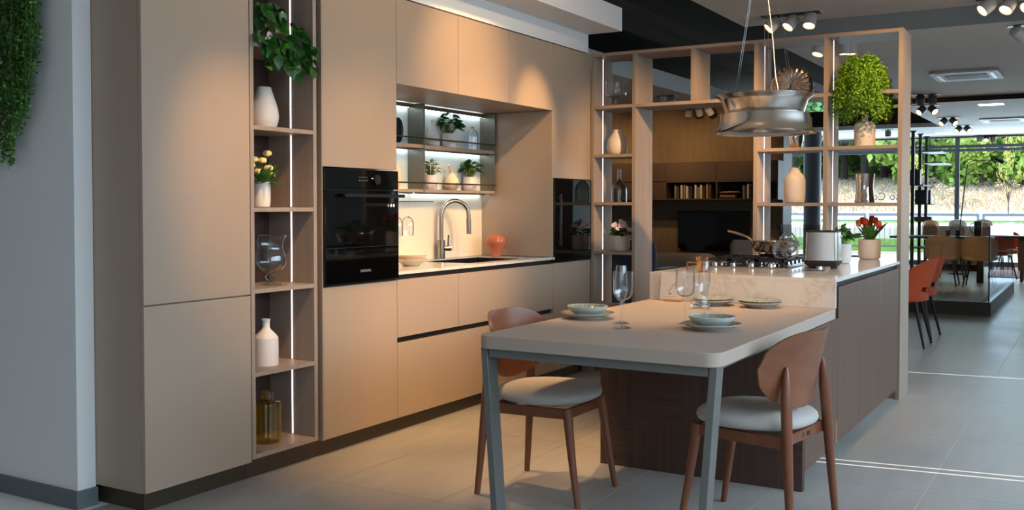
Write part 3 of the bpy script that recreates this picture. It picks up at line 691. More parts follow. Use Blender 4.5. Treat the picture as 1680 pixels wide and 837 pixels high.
# toaster
t = thing('toaster', 'square brushed steel toaster on black base beside the hob', 'toaster', (5.83, -1.985, .9085), math.radians(4))
MB().stack(rrect(-.088, .088, -.092, .092, .022, 5), [(.86, .014), (1.02, .030), (1.03, .048)]).build('base', 'castiron', t)
MB().stack(rrect(-.088, .088, -.092, .092, .022, 5), [(1.02, .0485), (.955, .208)]).build('housing', 'steel', t)
MB().stack(rrect(-.088, .088, -.092, .092, .022, 5), [(.96, .2085), (.95, .216), (.90, .217)]).build('top_plate', 'castiron', t)
for y in (-.03, .03): MB().box(-.06, .06, y-.012, y+.012, .2172, .219).build('slot', 'black', t)
for x in (-.055, .055):
    for y in (-.06, .06): MB().lathe([(0, 0), (.010, 0), (.010, .0145), (0, .0145)], 12, (x, y, 0)).build('foot', 'castiron', t)
t = tag(MB().box(-.05, .05, -.06, .06, 0, .003).build('socket_plate', 'steel', bevel=.001), 'flat steel socket flap set in the island worktop by the toaster', 'socket'); t.location = (5.58, -2.0, .9085)
# hood
HX, HY = 5.93, -1.607
def hz(y): return at(1254, y, X=HX).z
z0, z1, z2, z3 = hz(219), hz(188), hz(186), hz(157)
t = thing('pendant_hood', 'round brushed steel cooker hood with two flared tiers on cables', 'cooker hood', (HX, HY, z0))
pr = prof([(.308, 0), (.290, .014), (.274, (z1-z0)*.42), (.264, z1-z0)], 8)
o1 = MB().lathe(pr+[(.262, z1-z0+.001), (.26, z1-z0-.004), (.268, .03), (.298, .003), (.304, 0)], 72).build('lower_tier', 'hoodsteel', t)
pr = prof([(.228, z1-z0-.004), (.234, (z1+z3)/2-z0-.022), (.252, (z1+z3)/2-z0+.024), (.290, z3-z0)], 8)
MB().lathe(pr+[(.287, z3-z0+.001), (.256, (z1+z3)/2-z0+.03), (.228, z1-z0), (.0, z1-z0)], 72).build('upper_tier', 'hoodsteel', t)
MB().lathe([(.264, z1-z0-.001), (.231, z1-z0+.0015), (.231, z1-z0-.004), (.262, z1-z0-.005)], 72).build('tier_ledge', 'hoodsteel', t)
MB().lathe([(.215, .012), (.268, .010), (.268, .022), (.215, .022), (.215, .012)], 60).build('light_ring', 'plasticw', t)
MB().lathe([(0, .020), (.214, .018), (.214, .026), (0, .026)], 48).build('filter_plate', 'steel', t)
cz = 2.95-z0
for i in range(3):
    a = math.radians(200+120*i)
    for d in (-.06, .06): MB().tube([(.21*math.cos(a+d), .21*math.sin(a+d), z1-z0+.02), (.03*math.cos(a+d*3), .03*math.sin(a+d*3), cz-.03)], .0011, 5).build('cable', 'chrome', t)
MB().tube(curve([(.03, 0, cz-.02), (.02, .01, 1.0), (.05, -.03, .6), (.02, -.06, .35), (-.03, -.09, .25), (.0, -.07, z1-z0+.02)], 8), .003, 6).build('power_cord', 'plasticw', t)
MB().lathe([(0, 0), (.11, 0), (.11, -.03), (0, -.03)], 32, (0, 0, cz)).build('ceiling_rose', 'steel', t)
# ------------------------------------------------------------------ decor helpers
def vase(name, label, P, px, ytop, plane, val, zb, halfpx, m, cat='vase', n=40, ribs=0, amp=0, group=None, thick=.08):
    k = {plane: val}; q = at(px, ytop, **k); s = F_PX/((Vector((q.x, q.y, (q.z+zb)/2))-CAM).dot(_fw)); R = halfpx/s; H = q.z-zb-.001
    pts = prof([(r*R, h*H) for r, h in P], 6); ri, hi = pts[-1]
    o = MB().lathe(pts+[(ri*(1-thick*1.5), hi), (ri*(1-thick*2), hi*.9), (ri*(1-thick*2), hi*.8), (0, hi*.7)] if m not in THIN else pts+[(max(0, r-.002), z+.002) for r, z in reversed(pts)], n, ribs=ribs, amp=amp).build(name, m)
    tag(o, label, cat, group); o.location = (q.x, q.y, zb+.0005); return o
THIN = ('glass', 'amber', 'smoke', 'orangeglass')
def leaf_mesh(m, wd=.45, fold=.18, droop=.2, n=5):
    """leaf of length 1 along +Y, tip at y=1"""
    v = []; f = []
    for i in range(n+1):
        t = i/n; w = wd*math.sin(PI*min(1, t*.92+.06))**.8*(1-t*.35) if 0 < i < n else .015
        z = -droop*t*t; v += [(-w, t, z+fold*w), (0, t, z), (w, t, z+fold*w)]
    for i in range(n):
        a = i*3; f += [(a, a+1, a+4, a+3), (a+1, a+2, a+5, a+4)]
    return MB().add(v, f).mesh('leaf', m, recalc=False, ang=1.5)
def orient(base, d, s, roll=0):
    d = Vector(d).normalized(); up = Vector((0, 0, 1)); x = d.cross(up)
    if x.length < 1e-3: x = Vector((1, 0, 0))
    x.normalize(); z = x.cross(d); m = frameM(base, x*s, d*s, z*s)
    return m @ Matrix.Rotation(roll, 4, 'Y')
LM = {k: leaf_mesh(k, w, .2, .25) for k, w in (('pothos', .42), ('limeleaf', .30), ('plantd', .36), ('plantm', .36), ('varieg', .30))}
TL = leaf_mesh('plantm', .13, .5, .15)
def pot(t, R, H, m='ceramic'):
    MB().lathe(prof([(0, 0), (R*.78, 0), (R*.95, H*.10), (R, H*.4), (R, H)], 5)+[(R*.93, H), (R*.92, H*.85), (0, H*.85)], 36).build('pot', m, t)
    MB().lathe([(0, H*.855), (R*.915, H*.855), (0, H*.88)], 20).build('soil', 'soil', t)
def leafy(t, zb, R, Hh, n, kinds, size, seed, stems=True):
    """stems fan out of the pot, leaves at their ends"""
    r = random.Random(seed); mb = MB()
    for i in range(n):
        a = r.uniform(0, 2*PI); k = math.sqrt(r.random()); hh = Hh*(1-.55*k*k)*r.uniform(.45, 1)
        tip = Vector((R*k*math.cos(a), R*k*math.sin(a), zb+hh)); b = Vector((R*.15*math.cos(a), R*.15*math.sin(a), zb-.01))
        if stems: mb.tube([b, (b+tip)/2+Vector((0, 0, hh*.12)), tip], .0012, 4, False)
        d = Vector((math.cos(a)*(.35+k), math.sin(a)*(.35+k), r.uniform(-.35, .6)))
        inst('leaf', LM[r.choice(kinds)], t, orient(tip-d.normalized()*size*.35, d, size*r.uniform(.75, 1.15), r.uniform(-.7, .7)))
    if stems: mb.build('stems', 'stem', t)
def foliage(name, parent, pts, size, m, seed, w=.4):
    r = random.Random(seed); v = []; f = []
    for p in pts:
        d = Vector((r.gauss(0, 1), r.gauss(0, 1), r.gauss(0, 1))).normalized(); x = d.orthogonal().normalized(); x = (Matrix.Rotation(r.uniform(0, 6.28), 3, d) @ x)
        s = size*r.uniform(.6, 1.2); o = len(v); p = Vector(p)
        v += [p-d*s*.5, p+x*s*w*.5, p+d*s*.5, p-x*s*w*.5]; f.append((o, o+1, o+2, o+3))
    o = MB().add(v, f).build(name, m, parent, smooth=False, recalc=False); o['kind'] = 'stuff'; return o

# ------------------------------------------------------------------ open shelf column objects
Ys = .13
V1 = [(0, 0), (.55, 0), (.82, .03), (1, .25), (.93, .5), (.66, .8), (.50, .97), (.48, 1)]
vase('shelf_vase', 'marbled white vase with wide shoulders on the tall shelf column', V1, 433, 143, 'Y', Ys, 1.64, 23.5, 'marbled')
def potted(name, label, px, ypot, plane, val, zb, halfpx, m='ceramic', cat='plant'):
    q = at(px, ypot, **{plane: val}); s = F_PX/((q-CAM).dot(_fw)); t = thing(name, label, cat, (q.x, q.y, zb+.0005)); pot(t, halfpx/s, q.z-zb, m); return t, halfpx/s, q.z-zb, s
t, Rp, Hp, s = potted('ranunculus_pot', 'white pot of cream yellow ranunculus on the shelf column', 429, 299, 'Y', Ys, 1.26, 14.5, cat='flower pot')
r = random.Random(3); mb = MB()
fl_pts = [(-.035, -.02, .045), (.018, -.03, .062), (.012, .005, .10), (.036, -.005, .135), (-.05, .02, .075), (-.02, .03, .105), (.045, -.02, .03)]
for x, y, z in fl_pts:
    c = (x, y, Hp+z); mb.tube([(x*.2, y*.2, Hp-.01), (x*.6, y*.6, Hp+z*.5), c], .0015, 5)
    o = MB().lathe(prof([(0, -.010), (.014, -.007), (.021, .003), (.017, .015), (.007, .019), (0, .016)], 3), 20, c, ribs=5, amp=.10).build('flower', 'yellow', t)
mb.build('stems', 'stem', t)
for i in range(60):
    a = r.uniform(0, 6.28); d = Vector((math.cos(a), math.sin(a), r.uniform(.1, 2.6))); inst('leaf', TL, t, orient((0.015*math.cos(a), .015*math.sin(a), Hp-.012), d, r.uniform(.06, .125), r.uniform(-.5, .5)))
# goblet
q = at(443, 387, Y=Ys); s = F_PX/((q-CAM).dot(_fw)); H = q.z-.882; k = H/.24
t = thing('goblet_vase', 'clear glass goblet vase with ball stem on the shelf column', 'vase', (q.x, q.y, .8825))
MB().lathe([(p[0]*k, p[1]*k) for p in [(0, 0), (.055, 0), (.055, .003), (.025, .008), (.016, .018), (0, .018)]], 36).build('foot', 'glass', t)
MB().lathe([(p[0]*k, p[1]*k) for p in [(.008, .0185), (.02, .025), (.025, .037), (.02, .049), (.008, .056)]], 28).build('ball_stem', 'glass', t)
pr = [(a*k, b2*k) for a, b2 in prof([(.01, .056), (.05, .07), (.073, .10), (.072, .14), (.062, .18), (.066, .215), (.080, .24)], 6)]
MB().lathe(pr+[(a-.002, b2+.001) for a, b2 in reversed(pr)], 48).build('bowl', 'glass', t)
V2 = [(0, 0), (.9, 0), (1, .03), (1, .52), (.93, .62), (.6, .72), (.36, .79), (.32, .86), (.32, .95), (.36, .96), (.36, 1)]
vase('white_bottle_vase', 'matt white bottle vase with narrow neck on the shelf column', V2, 436, 523, 'Y', Ys, .495, 20, 'ceramic')
V3 = [(0, 0), (.75, 0), (.97, .05), (1, .2), (1, .68), (.9, .79), (.5, .84), (.46, .88), (.48, 1)]
vase('amber_ribbed_jar', 'ribbed amber glass jar on the lowest shelf of the column', V3, 439.5, 642, 'Y', Ys, .115, 21, 'amber', 'jar', 66, 22, .022)
# pothos
q = at(428, 60, Y=.12)
t = thing('pothos_plant', 'trailing green pothos in a grey pot on the top open shelf', 'plant', (q.x, .12, 2.0225))
MB().lathe([(0, 0), (.04, 0), (.055, .06), (.055, .075), (.05, .075), (.048, .06), (0, .06)], 28).build('pot', 'marbled', t)
poly = [(414, 10), (440, 6), (463, 16), (478, 36), (496, 46), (508, 64), (519, 88), (519, 112), (510, 124), (498, 100), (492, 132), (478, 126), (466, 118), (446, 128), (438, 100), (430, 78), (414, 55)]
def inpoly(x, y):
    c = False; j = len(poly)-1
    for i in range(len(poly)):
        (a, b2), (d, e) = poly[i], poly[j]
        if (b2 > y) != (e > y) and x < (d-a)*(y-b2)/(e-b2)+a: c = not c
        j = i
    return c
r = random.Random(11); cnt = 0; mb = MB(); org = Vector((0, 0, .07)); base0 = Vector((q.x, .12, 2.0225))
while cnt < 100:
    x, y = r.uniform(414, 520), r.uniform(5, 132)
    if not inpoly(x, y): continue
    fr = min(1, max(0, (x-416)/90*.6+(y-10)/110*.5)); dy = (.13-.19*fr)+r.uniform(-.045, .03)
    if y > 62: dy = min(dy, -.02)
    p3 = at(x, y, Y=dy)-base0; d = Vector((r.uniform(-.6, .7), r.uniform(-.7, .1), r.uniform(-1.1, .25)))
    inst('leaf', LM['limeleaf' if r.random() < .14 else 'pothos'], t, orient(p3-d.normalized()*.03, d, r.uniform(.055, .088), r.uniform(-.8, .8)))
    if cnt % 5 == 0: mb.tube(curve([org, (org+p3)/2+Vector((0, 0, .05)), p3], 4), .0016, 4, False)
    cnt += 1
mb.build('vines', 'stem', t)

# ------------------------------------------------------------------ niche rack objects
Yr = .525
V4 = [(0, 0), (.6, 0), (.9, .06), (1, .2), (.9, .36), (.55, .6), (.32, .78), (.29, .92), (.34, 1)]
vase('rack_bottle_vase', 'matt grey-white bottle vase on the upper rack tier', V4, 710.5, 197, 'Y', Yr, 1.667, 11.5, 'ceramic')
t, Rp, Hp, s = potted('rack_plant', 'dark green bushy plant in white pot on the upper rack tier', 737, 219.5, 'Y', Yr, 1.667, 11.2); leafy(t, Hp, .080, .145, 64, ['plantd'], .062, 5)
V5 = [(0, 0), (.92, 0), (1, .04), (1, .55), (.88, .74), (.5, .86), (.3, .90), (.3, .93), (.34, 1)]
o = vase('ribbed_glass_bottle', 'clear ribbed glass bottle with brass neck on the upper rack tier', V5, 775, 208, 'Y', Yr, 1.667, 9.2, 'glass', 'bottle', 60, 15, .03)
q = at(775, 206, Y=Yr); MB().lathe([(.011, .0), (.013, .0), (.013, .014), (.011, .014), (.011, 0)], 20, (0, 0, q.z-1.667-.022)).build('neck_ring', 'oak', o)
V6 = [(0, 0), (.4, 0), (.8, .15), (1, .4), (1, .6), (.8, .85), (.4, 1)]
vase('dark_ribbed_vase', 'dark ribbed round vase on the upper rack tier by the oven', V6, 651, 193, 'Y', Yr, 1.667, 10, 'darkmetal', 'vase', 60, 18, .05)
vase('cream_egg_vase', 'cream egg-shaped vase on the lower rack tier by the oven', V6, 649, 272, 'Y', Yr, 1.376, 9, 'beige')
t, Rp, Hp, s = potted('variegated_pot', 'variegated succulent in white pot on the lower rack tier', 706, 287.5, 'Y', Yr, 1.376, 11); leafy(t, Hp, .068, .105, 54, ['varieg', 'varieg', 'plantm'], .042, 6)
t, Rp, Hp, s = potted('rack_plant', 'leafy green plant in white pot on the lower rack tier', 771, 290.5, 'Y', Yr, 1.376, 11.2); leafy(t, Hp, .080, .13, 62, ['plantd', 'plantm'], .055, 8)
q = at(741, 290, Y=Yr)
t = thing('gourd_vase', 'beige gourd vase with bent neck and small knob on the lower tier', 'vase', (q.x, Yr, 1.3765))
MB().lathe(prof([(0, 0), (.03, 0), (.048, .02), (.053, .045), (.042, .08), (.024, .105), (.016, .118)], 6)+[(0, .12)], 36).build('body', 'beige', t)
MB().tube(curve([(0, 0, .10), (-.006, 0, .13), (-.028, 0, .165), (-.036, 0, .175)], 5), [.02, .019, .018, .016, .015, .014, .013, .012, .011, .0105, .010, .010, .010, .010, .010, .009], 14).build('neck', 'beige', t)
MB().lathe(prof([(0, -.014), (.010, -.010), (.014, 0), (.010, .010), (0, .014)], 3), 16, (.026, -.012, .103)).build('knob', 'beige', t)

# ------------------------------------------------------------------ divider objects
Xd = 7.0
q = at(1011, 134, X=Xd); t = thing('footed_glass_bowl', 'wide clear glass bowl on a stem in the divider top cell', 'glass bowl', (Xd, q.y, 2.0265)); H = q.z-2.026
MB().lathe([(0, 0), (.04, 0), (.04, .003), (.012, .008), (.010, H*.3), (.02, H*.34)], 28).build('stem', 'glass', t)
pr = prof([(.01, H*.35), (.06, H*.40), (.078, H*.50), (.080, H*.8), (.078, H)], 5)
MB().lathe(pr+[(a-.002, b2+.001) for a, b2 in reversed(pr)], 40).build('bowl', 'glass', t)
MB().lathe([(0, H*.37), (.03, H*.38), (.03, H*.75), (0, H*.75)], 24).build('candle', 'glass', t)
V7 = [(0, 0), (.65, 0), (.9, .1), (1, .35), (.9, .6), (.55, .82), (.42, .9), (.42, 1)]
vase('divider_vase', 'round white vase with short neck in the narrow divider bay', V7, 1013, 213, 'X', Xd, 1.657, 17, 'ceramic')
V8 = [(0, 0), (.9, 0), (1, .05), (1, .38), (.8, .52), (.3, .66), (.24, .72), (.24, .97), (.28, 1)]
vase('grey_glass_bottle', 'smoked glass bottle with long neck in the narrow divider bay', V8, 1016, 276, 'X', Xd, 1.294, 12.5, 'smoke', 'bottle')
t, Rp, Hp, s = potted('lilac_flower_pot', 'white pot of lilac chrysanthemums in the narrow divider bay', 1018.5, 387, 'X', Xd, .921, 14.5, cat='flower pot')
r = random.Random(5)
for i in range(19):
    a = r.uniform(0, 6.28); k = r.random()**.5*.072; c = Vector((k*math.cos(a), k*math.sin(a), Hp+.105-k*.6+r.uniform(-.02, .01)))
    o = MB().lathe([(0, .0), (.006, .003), (.017, .006), (.018, .009), (.007, .007), (0, .006)], 18, ribs=9, amp=.16, mtx=Matrix.Translation(c) @ Vector((-.8+r.uniform(-.5, .3), -.5+r.uniform(-.4, .4), .6)).to_track_quat('Z', 'Y').to_matrix().to_4x4()).build('flower', 'lilac', t)
for i in range(60):
    a = r.uniform(0, 6.28); k = r.uniform(.02, .06); d = Vector((math.cos(a), math.sin(a), r.uniform(-.2, .8))); inst('leaf', LM['plantd'], t, orient((k*math.cos(a), k*math.sin(a), Hp+r.uniform(0, .05)), d, r.uniform(.03, .05), r.uniform(-.6, .6)))
# shell sculpture
q = at(1299, 107, X=Xd); H = q.z-2.026
t = thing('shell_sculpture', 'mirrored silver scallop shell sculpture on the divider top shelf', 'sculpture', (Xd, q.y, 2.0265))
nu, nv = 112, 12; v = []; f = []
for side in (0, 1):
    for i in range(nu+1):
        a = math.radians(-118+236*i/nu)
        for j in range(nv+1):
            k = j/nv; rr = (.012+H*.62*k)*(1+.022*k*math.cos(i*2*PI/8)); th = .034*(1-k*k)**.6*min(1, .35+k)+.0035*math.cos(i*2*PI/8)*k+.003
            v.append(((th if side else -th), rr*math.sin(a)*.98, .06+rr*math.cos(a)*.98+.0))
n1 = (nu+1)*(nv+1)
for i in range(nu):
    for j in range(nv):
        a = i*(nv+1)+j; f += [(a, a+1, a+nv+2, a+nv+1), (n1+a, n1+a+nv+1, n1+a+nv+2, n1+a+1)]
    a = i*(nv+1)+nv; f.append((a, n1+a, n1+a+nv+1, a+nv+1))
mz = min(p[2] for p in v); k = H/(max(p[2] for p in v)-mz)
MB().add([(p[0], p[1]*k, (p[2]-mz)*k) for p in v], f).build('shell', 'silverg', t, ang=1.2)
MB().lathe([(0, 0), (.045, 0), (.04, .012), (0, .02)], 24).build('foot', 'silverg', t)
V9 = [(0, 0), (.6, 0), (.72, .05), (.92, .5), (1, 1)]
vase('mirrored_tumbler', 'mirrored tapering tumbler vase below the shell sculpture', V9, 1306, 213, 'X', Xd, 1.666, 12.5, 'mirror')
V10 = [(0, 0), (.82, 0), (.95, .05), (1, .2), (1, .62), (.85, .76), (.52, .88), (.44, .96), (.46, 1)]
vase('tall_white_vase', 'tall cream white vase with small neck on the divider', V10, 1304, 275, 'X', Xd, 1.288, 17, 'ceramic')
V11 = [(0, 0), (.95, 0), (1, .1), (.86, .5), (.94, .85), (1, 1)]
vase('waisted_silver_vase', 'waisted mirror-silver vase standing alone on the divider', V11, 1419, 285, 'X', Xd, 1.288, 15.5, 'mirror')
V12 = [(0, 0), (.95, 0), (1, .04), (1, .60), (.85, .74), (.4, .80), (.29, .84), (.28, 1)]
o = vase('boxwood_bottle', 'tall matt white bottle vase holding the lime green boxwood', V12, 1419, 188, 'X', Xd, 1.666, 16.5, 'ceramic')
q = at(1419, 150, X=Xd); s = F_PX/((q-CAM).dot(_fw)); r = random.Random(2); pts = []
t = thing('boxwood_bunch', 'lime green bushy artificial boxwood bunch in the tall white bottle', 'plant', (q.x-.04, q.y, at(1419, 190, X=Xd).z))
zc = t.location.z; top = at(1419, 96, X=Xd).z-zc; mb = MB()
R = 49/s
for i in range(230):
    a = r.uniform(0, 6.28); e = r.random()**.45; zt_ = top*(1-.16*e**3)*r.uniform(.62, 1.0); zl_ = top*(.10+.10*e)*r.uniform(-.6, 1.6) if e > .5 else top*.4
    kx = (.62+.38*(1-zt_/top)) if e > .5 else .8
    tip = Vector((R*e*kx*math.cos(a), R*e*kx*math.sin(a), zt_)); low = Vector((R*e*math.cos(a), R*e*math.sin(a), min(zl_, zt_-.02)))
    path = curve([(0, 0, -.03), (tip.x*.5, tip.y*.5, zt_*.75), tip, low], 9)
    if i % 6 == 0: mb.tube(path[:20], .0012, 4, False)
    for k, p in enumerate(path[8:]):
        for _ in range(6): pts.append(p+Vector((r.gauss(0, .011)-.05*min(1, max(0, p.z/.1)), r.gauss(0, .011), r.gauss(0, .013))))
mb.build('stems', 'stem', t); foliage('foliage', t, pts, .019, 'boxwood', 4, .6)

# island plants
q = at(1383, 436, Z=.908); t, Rp, Hp, s = potted('island_plant', 'broad-leaved green plant in white pot behind the toaster', 1380, 400, 'X', 6.40, .908, 16); leafy(t, Hp, .13, .115, 34, ['plantm', 'plantm', 'limeleaf'], .075, 9)
t, Rp, Hp, s = potted('tulip_pot', 'white pot of orange red tulips at the end of the island', 1426.5, 393, 'X', 7.0, .908, 17.5, cat='flower pot'); r = random.Random(4); mb = MB()
for px, py, m in ((1409, 366, 'tulipy'), (1420, 364, 'tulip'), (1427, 368, 'tulip'), (1436, 362, 'tulip'), (1442, 369, 'tulip'), (1415, 362, 'tulip'), (1431, 360, 'tulip')):
    p3 = at(px, py, X=7.0+r.uniform(-.05, .05))-t.location; b2 = Vector((p3.x*.2, p3.y*.3, Hp-.01)); mb.tube(curve([b2, (b2+p3)/2+Vector((0, 0, .01)), p3], 4), .003, 6, False)
    MB().lathe(prof([(0, -.026), (.013, -.020), (.020, -.004), (.018, .012), (.012, .024)], 4)+[(.009, .022), (0, .0)], 18, p3, ribs=3, amp=.08).build('tulip_bloom', m, t)
mb.build('stems', 'stem', t)
for i in range(16):
    a = r.uniform(0, 6.28); d = Vector((math.cos(a)*.45, math.sin(a)*.55, 1)); inst('leaf', TL, t, orient((.025*math.cos(a), .025*math.sin(a), Hp-.01), d, r.uniform(.11, .165), r.uniform(-.4, .4)))

# hanging ivy on the wall
p0 = at(20, 0, X=2.58); t = thing('hanging_ivy', 'curtain of trailing green ivy hanging on the white wall', 'plant', (2.60, .70, 2.0)); r = random.Random(9); pts = []; pts2 = []; mb = MB()
for i in range(95):
    px = r.uniform(-60, 60); lim = 278-max(0, px-18)*3.6-r.random()**1.5*90 if px > 12 else 278-r.random()**1.3*130
    if px > 50: lim = min(lim, 150)
    xo = 2.60-r.uniform(.005, .075); top = Vector((xo, at(px, 100, X=xo).y, 2.30)); zl = at(px, max(30, lim), X=xo).z; n = max(2, int((top.z-zl)/.014)); pr_ = []
    for k in range(n+1):
        p = Vector((xo+.006*math.sin(k*.3+i), top.y+.010*math.sin(k*.22+i*2), top.z-(top.z-zl)*k/n))-t.location
        if k % 6 == 0 or k == n: pr_.append(p)
        for sgn in (-1, 1): (pts2 if r.random() < .22 else pts).append(p+Vector((r.gauss(0, .005), sgn*.009+r.gauss(0, .004), r.gauss(0, .004))))
    if len(pr_) > 1: mb.tube(pr_, .0012, 4, False)
mb.build('vines', 'stem', t); foliage('foliage', t, pts, .024, 'ivy', 5, .5); foliage('young_foliage', t, pts2, .022, 'limeleaf', 6, .45)
bxx = MB().box(-.09, .0, -.30, .42, .30, .40).build('planter', 'white', t)
# ------------------------------------------------------------------ ceiling lamps
def cluster(label, pts, zc, dirs, r=.055, L=.115, lit=None, group='ceiling spotlight clusters', m='plasticw', axis='Y', power=0):
    pts = [Vector(p) for p in pts]; c = sum(pts, Vector())/len(pts)
    t = thing('ceiling_spotlight', label, 'spotlight', (c.x, c.y, zc), 0, group)
    y0 = min(p.y for p in pts)-c.y-.09; y1 = max(p.y for p in pts)-c.y+.09
    MB().box(-.06, .06, y0, y1, -.006, -.0005).build('mounting_plate', 'darkmetal', t); MB().box(-.07, .07, y0-.01, y0, -.010, -.0005).build('plate_end', m, t); MB().box(-.07, .07, y1, y1+.01, -.010, -.0005).build('plate_end', m, t)
    for i, p in enumerate(pts):
        d = Vector(dirs[i % len(dirs)]).normalized(); q = Vector((p.x-c.x, p.y-c.y, -L*.62))
        mt = Matrix.Translation(q) @ d.to_track_quat('Z', 'Y').to_matrix().to_4x4()
        h = MB().lathe([(0, -L*.5), (r*.94, -L*.5), (r, -L*.45), (r, L*.5), (r*.9, L*.5), (r*.86, L*.40), (0, L*.38)], 26, mtx=mt).build('lamp_head', m, t)
        on = lit is None or lit[i % len(lit)]
        MB().lathe([(0, L*.39), (r*.80, L*.415), (r*.80, L*.43), (0, L*.44)], 22, mtx=mt).build('lens', 'lens' if on else 'darkmetal', h)
        MB().box(q.x-.008, q.x+.008, q.y-.012, q.y+.012, -L*.7, -.006).build('bracket', m, t)
        if power and on: spot(Vector((c.x, c.y, zc))+q+d*(L*.6), Vector((c.x, c.y, zc))+q+d*3, power, 50, .7)
A1 = [at(1268, 27, Z=2.95), at(1298, 23.5, Z=2.95), at(1329, 20, Z=2.95)]
cluster('white triple spotlight on the ceiling above the hood cables', A1, 2.95, [(-.40, .62, -.68), (-.48, .42, -.77), (-.42, .05, -.90)], power=30)
A2 = [at(1620, -4, Z=2.95), at(1655, -6, Z=2.95), at(1690, -8, Z=2.95)]
cluster('white triple spotlight on the high ceiling beyond the divider post', A2, 2.95, [(-.40, .66, -.64), (-.5, .35, -.75), (-.6, .4, -.6)], power=20)
cluster('white spotlight tilted away on the lower ceiling with dark underside', [at(1672, 42, Z=2.791)], 2.791, [(.7, -.5, -.5)], lit=[0])
cluster('white spotlight seen through the divider above the shell sculpture', [at(1344, 68, Z=2.791), at(1386, 66, Z=2.791), at(1396, 66, Z=2.791)], 2.791, [(-.3, .2, -.9), (0, 0, -1), (0, 0, -1)], power=8)
cluster('row of upright spotlight cans behind the divider post', [at(1490, 156, Z=2.791), at(1510, 155.5, Z=2.791), at(1530, 155, Z=2.791)], 2.791, [(.75, -.1, -.7), (.75, .1, -.75), (0, 0, -1)], lit=[1, 1, 0], m='tablemetal', power=110)
for k, (px, py, zc, lb) in enumerate(((1521, 173, 2.724, 'first pair'), (1556, 193, 2.724, 'second pair'), (1580, 206, 2.724, 'third pair'))):
    c = at(px, py, Z=zc); cluster('dark twin spotlight on the far ceiling, %s beyond the ceiling step' % lb, [c+Vector((0, .08, 0)), c-Vector((0, .08, 0))], zc, [(-.6, .5, -.6), (-.5, -.6, -.6)], m='tablemetal', power=30)
cluster('triple spotlight against the facade transom', [at(1607, 222, Z=2.724), at(1618, 222, Z=2.724), at(1629, 222, Z=2.724)], 2.724, [(0, 0, -1), (-.7, 0, -.7), (0, 0, -1)], lit=[0, 1, 0], m='tablemetal')
cluster('white triple spotlight aimed at the woven television wall', [at(1130, 177, Z=2.791), at(1147, 176, Z=2.791), at(1164, 174.5, Z=2.791)], 2.791, [(.5, .35, -.75), (.6, 0, -.8), (.6, -.3, -.7)], lit=[0])
cluster('white spotlight pair near the white ceiling fascia', [at(1086, 157, Z=2.791), at(1101, 158, Z=2.791)], 2.791, [(0, 0, -1), (.6, .3, -.7)], lit=[1, 0], power=8)
cluster('small grey spotlight in front of the round column', [at(1345, 222, Z=2.724)], 2.724, [(-.5, .1, -.8)], m='tablemetal')
cluster('small grey spotlight can over the window side shelf', [at(1457, 213, Z=2.724)], 2.724, [(0, 0, -1)], m='tablemetal')
# light on the television wall from those spots
for y in (3.6, 2.6, 1.6): spot((13.6, y, 2.72), (15.0, y+.1, 1.9), 45, 80, .9)
spot((13.2, 2.2, 2.72), (14.7, 2.4, .9), 25, 70, .9)
for px, py, lb in ((1626, 171, 'close to the ceiling step'), (1550, 218, 'near the slim shelf poles'), (1672, 214, 'next to the far air vent')):
    c = at(px, py, Z=2.724); t = thing('ceiling_light', 'flush lit LED ceiling panel '+lb, 'ceiling light', (c.x, c.y, 2.724), 0, 'LED ceiling panels')
    MB().box(-.12, .12, -.16, .16, -.008, -.0005).build('diffuser', 'panelled', t); MB().box(-.13, .13, -.175, .175, -.004, -.0004).build('frame', 'plasticw', t)
for x, y, zc, lb in ((12.66, -2.0, 2.791, 'in the middle ceiling'), (18.7, -1.95, 2.724, 'in the far ceiling near the window')):
    t = thing('ceiling_vent', 'white square air conditioning cassette '+lb, 'air vent', (x, y, zc))
    MB().prism(rrect(-.42, .42, -.36, .36, .03), -.025, -.0005).build('frame', 'plasticw', t)
    for i in range(14): MB().box(-.19+i*.028, -.19+i*.028+.016, -.22, .22, -.031, -.0255).build('slat', 'print', t)
    for y2 in (-.30, .26): MB().box(-.30, .30, y2, y2+.04, -.029, -.0255).build('air_slot', 'darkmetal', t)

# ------------------------------------------------------------------ lounge by the television wall
XW = 14.65
t = thing('wall_unit', 'mocha brown wall-hung unit with doors over an open book shelf', 'cabinet', (XW, 2.0, 1.36))
zt, zm, zb = 1.94, 1.635, 1.36
yd = [4.0, 2.512, 1.691, .743]
for a, b2 in zip(yd, yd[1:]): bx('door', 'tvbrown', t, XW, XW+.02, b2+.003, a-.003, zm+.012, zt, bevel=.001)
bx('top_body', 'tvbrown', t, XW+.02, 14.99, .745, 4.0, zm+.012, zt)
bx('side_box', 'tvbrown', t, XW+.002, 14.99, 2.512, 4.0, zb, zm); bx('shelf_back', 'tvdark', t, 14.95, 14.99, .745, 2.51, zb+.02, zm)
bx('shelf_board', 'tvbrown', t, XW, 14.99, .745, 2.51, zb, zb+.018); bx('shelf_board', 'tvbrown', t, XW, 14.99, .745, 2.51, zm-.006, zm+.010)
for y in (2.50, 1.675, .745): bx('upright', 'tvbrown', t, XW, 14.95, y, y+.022, zb+.018, zm-.006)
books = [(1108, .20, 'grey'), (1112, .17, 'brown'), (1118, .21, 'white'), (1123, .21, 'grey'), (1127, .19, 'white'), (1134, .18, 'dark'), (1141, .21, 'white'), (1146, .17, 'grey'), (1150, .21, 'white'), (1155, .18, 'dark'), (1160, .225, 'tan'), (1165, .2, 'brown'), (1220, .19, 'grey'), (1227, .215, 'white'), (1231, .2, 'dark')]
